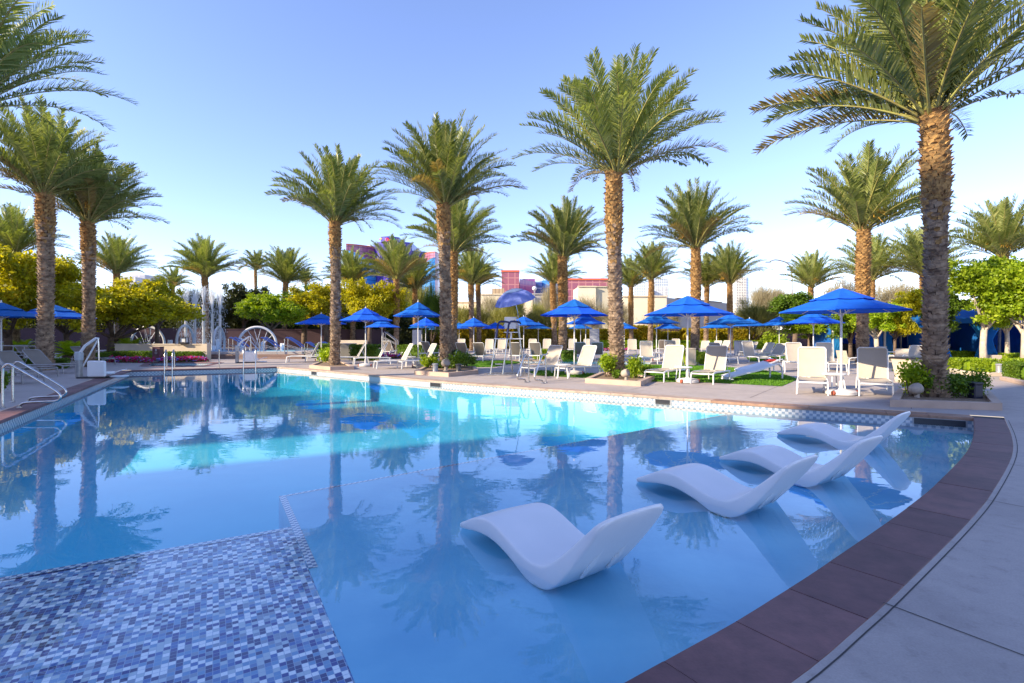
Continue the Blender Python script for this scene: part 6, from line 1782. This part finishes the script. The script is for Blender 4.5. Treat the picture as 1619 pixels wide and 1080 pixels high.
# ------------------------------------------------------------ blue cabanas on the right
M_cab = canvas_mat('cabana_blue_canvas', (0.012, 0.15, 0.58))
M_curt = canvas_mat('cabana_curtain', (0.02, 0.28, 0.75))
def cabana(pxl, pxr, d, lb):
    a = at(pxl, d); W = (pxr - pxl) * d / F; H = 2.45; D = 2.6; cx_ = W / 2
    t = thing('cabana', lb, 'cabana', (a.x + cx_, a.y, 0), R(-6), 'blue cabanas on the right')
    for sx in (-1, 1):
        for y in (0, D): MB().box((sx * (cx_ - .06), y, H / 2), (.10, .10, H), ch=.01).build('post', M_base, t)
    m = MB(); m.box((0, D + .08, H / 2), (W, .03, H)); m.build('back_panel', M_cab, t)
    for sx in (-1, 1): MB().box((sx * (cx_ + .01), D / 2 + .02, H / 2), (.03, D - .2, H)).build('side_panel', M_cab, t)
    m = MB(); z = H; o_ = .15
    vs = [(-cx_ - o_, -o_, z), (cx_ + o_, -o_, z), (cx_ + o_, D + o_, z), (-cx_ - o_, D + o_, z), (-cx_ * .35, D / 2, z + .75), (cx_ * .35, D / 2, z + .75)]
    vs += [(x, y, z - .28) for (x, y, z) in vs[:4]]
    m.add(vs, [(0, 1, 5, 4), (2, 3, 4, 5), (1, 2, 5), (3, 0, 4), (6, 7, 1, 0), (7, 8, 2, 1), (8, 9, 3, 2), (9, 6, 0, 3)]); m.build('roof', M_cab, t)
    for sx in (-1, 1):
        m = MB(); vs = []; n = 14
        for i in range(n + 1):
            u = i / n
            for (z, sq) in ((.06, .75), (.95, .42), (1.25, .35), (1.7, .6), (H - .2, 1.0)):
                x = sx * (cx_ - .04) - sx * u * .95 * sq; vs.append((x, -.05 + .05 * math.sin(i * 2.2), z))
        m.add(vs, [(i * 5 + j, (i + 1) * 5 + j, (i + 1) * 5 + j + 1, i * 5 + j + 1) for i in range(n) for j in range(4)]); o = m.build('curtain', M_curt, t, True)
        s = o.modifiers.new('s', 'SOLIDIFY'); s.thickness = .012
    m = MB(); m.box((.1, D - .1, 1.75), (1.15, .06, .66), ch=.01); m.build('television', M_black, t)
    m = MB(); m.box((.1, D - .5, .36), (W * .62, .55, .06)); m.box((.1, D - .5, .18), (W * .5, .4, .30)); m.box((.1, D - .2, .65), (W * .62, .1, .55)); m.build('sofa', pm('dark_wicker', (.05, .045, .045), (.09, .08, .07), 30, .8), t)
cabana(1318, 1402, 33, 'blue cabana left of the trunk at the right hand parasol')
cabana(1400, 1466, 31, 'blue cabana left of the huge corner palm trunk')
cabana(1486, 1556, 29, 'blue cabana right of the huge corner palm trunk')
cabana(1560, 1640, 28.5, 'blue cabana at the right picture edge')
wall_seg(at(1300, 37), at(1700, 36), 2.0, .2, pm('dark_hedge_wall', (.05, .04, .03), None, 2, .9), 'garden_wall', 'dark low wall behind the blue cabanas', 'wall', 'maroon garden walls')
for (px, py, lb) in ((1568, 577, 'square beige pot at the foot of the white trunked lime tree'), (1455, 566, 'square beige pot left of the huge palm trunk'), (1375, 567, 'square beige pot between the cabanas')):
    small_box(gp(px, py), (.6, .5, .5), M_beige, lb, 'pot', 'square_pot', R(3), None)
# kerbs under the right hedges
m = MB(); pts = [gp(1505, 588), gp(1525, 592.5), gp(1560, 595), gp(1598, 595), gp(1650, 594)]
for i in range(len(pts) - 1):
    a, b = pts[i], pts[i + 1]; m.box(((a.x + b.x) / 2, (a.y + b.y) / 2, .07), ((b - a).length + .02, .16, .14), rz=math.atan2(b.y - a.y, b.x - a.x), ch=.01)
tag(m.build('kerb', M_beige), kind='structure')
m = MB(); pts = [gp(1586, 601), gp(1625, 610), gp(1660, 620)]
for i in range(len(pts) - 1):
    a, b = pts[i], pts[i + 1]; m.box(((a.x + b.x) / 2, (a.y + b.y) / 2, .06), ((b - a).length + .02, .18, .12), rz=math.atan2(b.y - a.y, b.x - a.x), ch=.01)
tag(m.build('kerb', M_tanstone), kind='structure')

# ------------------------------------------------------------ street lamps and far buildings
def street_lamp(px, d, yt, lb, side=-1):
    t = thing('street_lamp', lb, 'street lamp', at(px, d), 0, 'far street lamps'); H = zof(yt, d); m = MB(); m.tube(smooth_path([(0, 0, 0), (0, 0, H * .8), (side * .5, 0, H * .95), (side * 2.2, 0, H), (side * 3.2, 0, H * .985)], 4), .10, 8); m.build('pole', M_grey, t, True)
    m = MB(); m.box((side * 3.5, 0, H * .975), (.9, .35, .16), ch=.06); m.build('lamp_head', M_grey, t)
street_lamp(1252, 75, 411, 'curved grey street lamp above the bare trees on the right')
t = thing('globe_lamp', 'globe lamp post right of the red glass block', 'lamp post', at(845, 90), 0); m = MB(); m.tube([(0, 0, 0), (0, 0, 9.3)], .09, 8); m.build('post', M_grey, t, True); m = MB(); m.lathe([(.02, 9.25), (.35, 9.5), (.42, 9.75), (.3, 10.0), (.02, 10.1)], 12); m.build('globe', pm('milky_globe', (.85, .85, .85), None, 4, .3), t, True)

def glass_mat(name, c1, c2, line, sx, sz, rough=.25, lw=.08, metal=.0):
    """panes and mullions on a facade, by object coordinates: u = x + y, v = z"""
    m, nt, b = nmat(name)
    tc = nd(nt, 'ShaderNodeUVMap'); tc.uv_map = 'UVMap'
    br = nd(nt, 'ShaderNodeTexBrick'); br.offset = 0; br.inputs['Scale'].default_value = 1; br.inputs['Brick Width'].default_value = sx; br.inputs['Row Height'].default_value = sz
    br.inputs['Mortar Size'].default_value = lw; br.inputs['Mortar Smooth'].default_value = .1; br.inputs['Color1'].default_value = c1 + (1,); br.inputs['Color2'].default_value = c2 + (1,); br.inputs['Mortar'].default_value = line + (1,)
    nt.links.new(tc.outputs[0], br.inputs['Vector']); nt.links.new(br.outputs['Color'], b.inputs['Base Color']); b.inputs['Roughness'].default_value = rough; b.inputs['Metallic'].default_value = metal
    return m
def block(name, poly, z0, z1, mat, parent, roofmat=None):
    """extruded block with UVs in metres on its sides"""
    n = len(poly); area = sum(poly[i][0]*poly[(i+1)%n][1] - poly[(i+1)%n][0]*poly[i][1] for i in range(n))
    if area < 0: poly = poly[::-1]
    mb = MB(); uvs = []
    strip_wall(mb, poly, z0, z1, 0, closed=True, uvs=uvs)
    mb.add([(p[0], p[1], z1) for p in poly], [tuple(range(n))], 1); uvs += [(p[0], p[1]) for p in poly]
    return uv_build(mb, uvs, name, [mat, roofmat or M_grey], parent)
G_salmon = glass_mat('salmon_glass', (.42, .16, .22), (.36, .13, .21), (.20, .07, .13), 4, 3.4, lw=.35)
G_red = glass_mat('red_glass', (.30, .09, .12), (.26, .08, .13), (.42, .18, .18), 3.4, 3.4, lw=.25)
G_purple = glass_mat('purple_glass', (.055, .035, .30), (.045, .03, .25), (.09, .06, .36), 3, 3.4, lw=.22)
G_blue = glass_mat('blue_glass', (.05, .28, .68), (.04, .25, .62), (.02, .12, .36), 30, 3.4, lw=.32)
G_violet = glass_mat('violet_glass', (.25, .07, .26), (.20, .06, .24), (.33, .10, .25), 3.4, 3.4, lw=.25)
M_trim = pm('red_orange_trim', (.62, .12, .05), None, 3, .5)
def hotel():
    d = 420; k = d / F; c = at(617, d); H = lambda y: zof(y, d)
    t = thing('hotel_tower', 'curved hotel tower of salmon, purple and blue glass with a coloured script sign on top', 'hotel', c, 0)
    X = lambda px: (px - 617) * k
    def arc(px0, px1, y0, y1, bulge, n=10):
        out = []
        for i in range(n + 1):
            u = i / n; out.append((X(px0) + (X(px1) - X(px0)) * u, y0 + (y1 - y0) * u - bulge * math.sin(math.pi * u)))
        return out
    lw = [(X(543.5), 12)] + [(X(543.5) + 1.5 * math.sin(a) , 8 - 4 * a) for a in (0, .8)] + arc(546, 592, 2, 26, 5) + [(X(592), 50), (X(545), 40)]
    block('left_wing', lw, 0, H(386), G_salmon, t)
    block('left_wing_trim', [(x, y - .4) for x, y in lw[:-2]] + lw[-2:], H(386), H(384.6), M_trim, t)
    cw = arc(573, 612, 24, 4, 2) + [(X(612), 60), (X(573), 60)]
    block('purple_tower', cw, 0, H(382), G_purple, t)
    block('purple_tower', arc(590, 646, 12, 14, 5) + [(X(646), 58), (X(590), 58)], 0, H(378.8), G_purple, t)
    block('purple_tower', arc(599, 628, 6, 8, 4) + [(X(628), 52), (X(599), 52)], H(381), H(372.5), G_purple, t)
    block('purple_tower', arc(630, 667, 16, 24, 2) + [(X(667), 62), (X(630), 62)], 0, H(391), G_purple, t)
    rwp = arc(657, 686, 26, 6, 4) + [(X(688.6), 12), (X(688.6), 50), (X(657), 60)]
    block('right_wing', rwp, 0, H(397), G_salmon, t)
    block('right_wing_trim', [(x, y - .4) for x, y in rwp[:-2]] + rwp[-2:], H(397), H(395.6), M_trim, t)
    bl = arc(551, 590, 0, 20, 7, 14); mb = MB(); uvs = []
    u = 0
    for i in range(14):
        top0 = H(397 + 22 * (i / 14) ** 1.6); top1 = H(397 + 22 * ((i + 1) / 14) ** 1.6); a, b = bl[i], bl[i + 1]; L = math.dist(a, b)
        mb.add([(a[0], a[1] - 2.5, 0), (b[0], b[1] - 2.5, 0), (b[0], b[1] - 2.5, top1), (a[0], a[1] - 2.5, top0), (a[0], a[1] + 3, 0), (b[0], b[1] + 3, 0), (b[0], b[1] + 3, top1), (a[0], a[1] + 3, top0)], [(0, 1, 2, 3), (3, 2, 6, 7)])
        uvs += [(u, 0), (u + L, 0), (u + L, top1), (u, top0), (u, 0), (u + L, 0), (u + L, 1), (u, 1)]; u += L
    uv_build(mb, uvs, 'blue_glass_front', [G_blue], t)
    bl = arc(664, 688, 12, 2, 4, 12); mb = MB(); uvs = []; u = 0
    for i in range(12):
        top0 = H(407 + 16 * (1 - i / 12) ** 1.6); top1 = H(407 + 16 * (1 - (i + 1) / 12) ** 1.6); a, b = bl[i], bl[i + 1]; L = math.dist(a, b)
        mb.add([(a[0], a[1] - 2.5, 0), (b[0], b[1] - 2.5, 0), (b[0], b[1] - 2.5, top1), (a[0], a[1] - 2.5, top0), (a[0], a[1] + 3, 0), (b[0], b[1] + 3, 0), (b[0], b[1] + 3, top1), (a[0], a[1] + 3, top0)], [(0, 1, 2, 3), (3, 2, 6, 7)])
        uvs += [(u, 0), (u + L, 0), (u + L, top1), (u, top0), (u, 0), (u + L, 0), (u + L, 1), (u, 1)]; u += L
    uv_build(mb, uvs, 'blue_glass_front', [G_blue], t)
    # script sign and roof plant
    cols = [pm('sign_red', (.75, .02, .05), None, 2, .4), pm('sign_orange', (.85, .25, .02), None, 2, .4), pm('sign_green', (.05, .50, .06), None, 2, .4), pm('sign_yellow', (.80, .62, .03), None, 2, .4)]
    def stroke(pts, mi, r):
        m = MB(); m.tube(smooth_path([(X(a), 0.6, H(b)) for a, b in pts], 5), r, 6); m.build('sign_letter', cols[mi], t, True)
    stroke([(609, 380.5), (610.5, 377), (613, 376.8), (614.2, 378.2), (612, 379.4), (616, 381)], 0, .38)
    stroke([(611, 381.3), (615, 379.2), (618, 379.6)], 1, .30)
    stroke([(617.8, 378.2), (617.3, 379.8), (618.4, 380.6)], 3, .42)
    stroke([(621.5, 376.6), (619.4, 378.2), (620.4, 380), (623, 379.2), (623.4, 377.4), (621.5, 376.6)], 2, .40)
    stroke([(601, 378.6), (602, 376.6), (603.2, 377.4), (602, 378.8)], 3, .4); stroke([(599.3, 378.2), (601, 377.8)], 0, .4)
    for (px, y, w, h_) in ((562, 382.5, 9, 2.2), (568, 380.8, 3.6, 3), (586, 379.5, 8, 2.4), (593, 378, 4, 1.5), (583, 380.8, 3, 1.6)):
        MB().box((X(px), 30, H(y) - h_ * .5 + .5), (w * .9, 5, h_ * 1.6)).build('roof_plant', M_base, t)
    MB().tube([(X(614), 20, H(373)), (X(614), 20, H(357))], .12, 5).build('antenna', M_grey, t)
hotel()
def bld(name, lb, cat, px0, px1, yt, d, depth, mat, roof=None, extra=None, skew=0.0, trim=None):
    k = d / F; c = at((px0 + px1) / 2, d); W = (px1 - px0) * k; t = thing(name, lb, cat, c, 0)
    H = zof(yt, d); pol = [(-W/2, 0), (W/2, skew), (W/2, depth + skew), (-W/2, depth)]
    block('facade', pol, 0, H, mat, t, roof)
    if trim: block('roof_trim', [(-W/2 - .2, -.3), (W/2 + .2, skew - .3), (W/2 + .2, depth + skew), (-W/2 - .2, depth)], H, H + .9, trim, t)
    return t, W, H
t, W, H = bld('glass_block', 'red glass cube building left of the lifeguard umbrella', 'building', 793, 821, 430, 260, 30, G_red, trim=M_trim)
block('violet_side', [(W/2 + .3, .6), (W/2 + 9, 14), (W/2 + 9, 34), (W/2 + .3, 30)], 0, H - 3.5, G_violet, t)
bld('glass_block', 'violet glass block behind the lifeguard umbrella', 'building', 826, 846, 441, 285, 30, G_violet)
bld('glass_block', 'dark blue glass block right of the lifeguard umbrella', 'building', 846, 857, 445, 280, 20, glass_mat('navy_glass', (.02, .06, .28), (.02, .05, .22), (.3, .4, .6), 8, 3.4, lw=.25))
t = thing('glass_drum', 'bright blue round glass drum behind the ladder palm', 'building', at(866, 290), 0); pts = [(8 * math.cos(R(a)), 8 * math.sin(R(a))) for a in range(0, 360, 15)]; block('drum', pts, 0, zof(450, 290), G_blue, t); m = MB(); m.lathe([(8, zof(450, 290)), (7, zof(450, 290) + 1.2), (3, zof(450, 290) + 2.2), (.05, zof(450, 290) + 2.5)], 24); m.build('dome', pm('blue_dome', (.05, .2, .5), None, 2, .3), t, True)
bld('glass_block', 'long salmon glass building behind the middle palm', 'building', 893, 972, 443, 250, 30, G_red, trim=M_trim)
bld('glass_block', 'tan striped block at the left foot of the red glass cube', 'building', 778, 797, 456, 230, 15, glass_mat('tan_louvre', (.45, .32, .18), (.40, .28, .16), (.25, .17, .10), 1.6, 30, lw=.2))
M_cream = pm('cream_stucco', (.72, .62, .45), (.66, .57, .41), .4, .9, obj_coords=False)
M_greyw = pm('grey_stucco', (.36, .34, .34), (.33, .31, .31), .4, .9, obj_coords=False)
for (a, b, yt, d, dep, mt, lb, sk) in ((760, 842, 466, 140, 15, M_cream, 'low cream building below the lifeguard umbrella', 0), (842, 872, 465.5, 141, 10, M_greyw, 'grey low wall block left of the ladder palm', 0),
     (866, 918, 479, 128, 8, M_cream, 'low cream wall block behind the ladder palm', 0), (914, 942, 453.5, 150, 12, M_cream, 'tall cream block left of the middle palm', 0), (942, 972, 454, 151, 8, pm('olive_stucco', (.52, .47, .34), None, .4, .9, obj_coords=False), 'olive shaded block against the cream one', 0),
     (985, 1054, 469, 132, 10, M_cream, 'cream block right of the middle palm', 0), (1054, 1213, 470.5, 134, 14, M_greyw, 'long grey flat roofed building behind the front parasol', 24), (700, 772, 478, 150, 10, M_cream, 'low cream building behind the pale palm trunk', 0)):
    t, W, H = bld('low_building', lb, 'building', a, b, yt, d, dep, mt, skew=sk)
    m = MB(); m.box((0, sk / 2 - .1, H + .12), (W + .3, .5, .24), rz=math.atan2(sk, W)); m.build('parapet', mt, t)
    m = MB()
    m.box((W * .2, sk * .7 - .25, 1.2), (1.2, .1, 2.2), rz=math.atan2(sk, W)); m.build('door', M_grey, t)
# skyscrapers
def tower_windows(name, c, line, sx, sz, lw): return glass_mat(name, c, tuple(v * .9 for v in c), line, sx, sz, lw=lw)
G_w = tower_windows('striped_tower', (.20, .22, .26), (.62, .58, .52), 3.4, 3.6, .9)
t, W, H = bld('skyscraper', 'slim skyscraper with white vertical stripes', 'skyscraper', 1164, 1180, 438, 700, 14, G_w)
block('blue_side', [(W/2 + .1, 1), (W/2 + 7, 8), (W/2 + 7, 20), (W/2 + .1, 14)], 0, H, tower_windows('tower_blue', (.16, .26, .46), (.5, .55, .62), 3, 3.6, .5), t)
G_g = tower_windows('round_tower_glass', (.30, .36, .44), (.58, .62, .66), 3, 3.6, .5)
t = thing('skyscraper', 'round topped glass tower above the cream block', 'skyscraper', at(1046, 700), 0); k = 700 / F
mb = MB(); uvs = []; n = 16; prof = [(-9.8, 0), (9.8, 0)] + [(9.8 * math.cos(R(a)), zof(446, 700) + 7.0 * math.sin(R(a))) for a in range(0, 181, 12)]
vs = [(x, 0, z) for x, z in prof]; mb.add(vs, [tuple(range(len(vs)))]); uvs += [(x, z) for x, z in prof]
for i in range(len(prof)):
    a, b = prof[i], prof[(i + 1) % len(prof)]; mb.add([(a[0], 0, a[1]), (a[0], 16, a[1]), (b[0], 16, b[1]), (b[0], 0, b[1])], [(0, 1, 2, 3)]); uvs += [(0, a[1]), (16, a[1]), (16, b[1]), (0, b[1])]
uv_build(mb, uvs, 'facade', [G_g], t)
m = MB()
for j in range(9): m.box((-7.6 + j * 1.9, -.4, zof(454, 700) / 2), (.7, .6, zof(454, 700)))
m.build('fins', M_white, t)
bld('skyscraper', 'pale glass tower left of the round topped one', 'skyscraper', 1003, 1022, 446, 680, 14, tower_windows('pale_tower', (.42, .50, .58), (.62, .66, .7), 3, 3.6, .4))
bld('far_building', 'flat grey building above the yellow trees at the left', 'building', 188, 214, 438, 400, 20, tower_windows('far_grey', (.40, .44, .50), (.5, .5, .52), 6, 3, .5))
bld('far_building', 'small grey roof block above the yellow trees at the left', 'building', 208, 229, 434, 420, 20, tower_windows('far_grey2', (.38, .40, .46), (.5, .5, .52), 6, 3, .5))

# ------------------------------------------------------------ unseen buildings added behind and left of the camera, heights set for shade
M_hw = glass_mat('shade_building_facade', (.12, .16, .2), (.10, .13, .17), (.55, .47, .38), 3.2, 3.4, lw=.55)
def uh(u, along): return (along * .8984 - .4392 * u, along * .4392 + .8984 * u)
tan_el = math.tan(R(SUN_EL))
def wing(u0, u1, h, along, lb):
    """u0..u1: span across the sun's direction; h: shadow height on the sun's screen; along: distance down-sun (negative is towards the sun)"""
    pol = [uh(u0, along), uh(u1, along), uh(u1, along - 14), uh(u0, along - 14)]
    c = ((pol[0][0] + pol[2][0]) / 2, (pol[0][1] + pol[2][1]) / 2); t = thing('shade_building', lb, 'building', (c[0], c[1], 0), 0, 'unseen shade buildings beside the pool garden')
    z = h - tan_el * along
    block('facade', [(p[0] - c[0], p[1] - c[1]) for p in pol], 0, z, M_hw, t, M_greyw)
SHADE = [(-40, 7.2, 12.2, -62), (7.2, 9.6, 3.3, -61.6), (9.6, 11.2, 2.4, -62), (13.4, 18, 1.0, -61.5), (18, 22.5, -.1, -62), (22.5, 26.5, -.9, -61.6), (26.5, 34, -2.2, -62), (34, 62, -3.0, -61.6)]  # roof steps shape the shade edge; the gap lets a sun strip through
SL = ['tall unseen building shading the foreground', 'unseen lower shade block next to the tall one', 'unseen shade block before the sun gap', 'unseen shade block after the sun gap', 'unseen shade block second after the sun gap', 'unseen shade block third after the sun gap', 'far unseen shade block to the left', 'farthest unseen shade block to the left']
for (a, b, h, al), lb in zip(SHADE, SL): wing(a, b, h, al, lb)
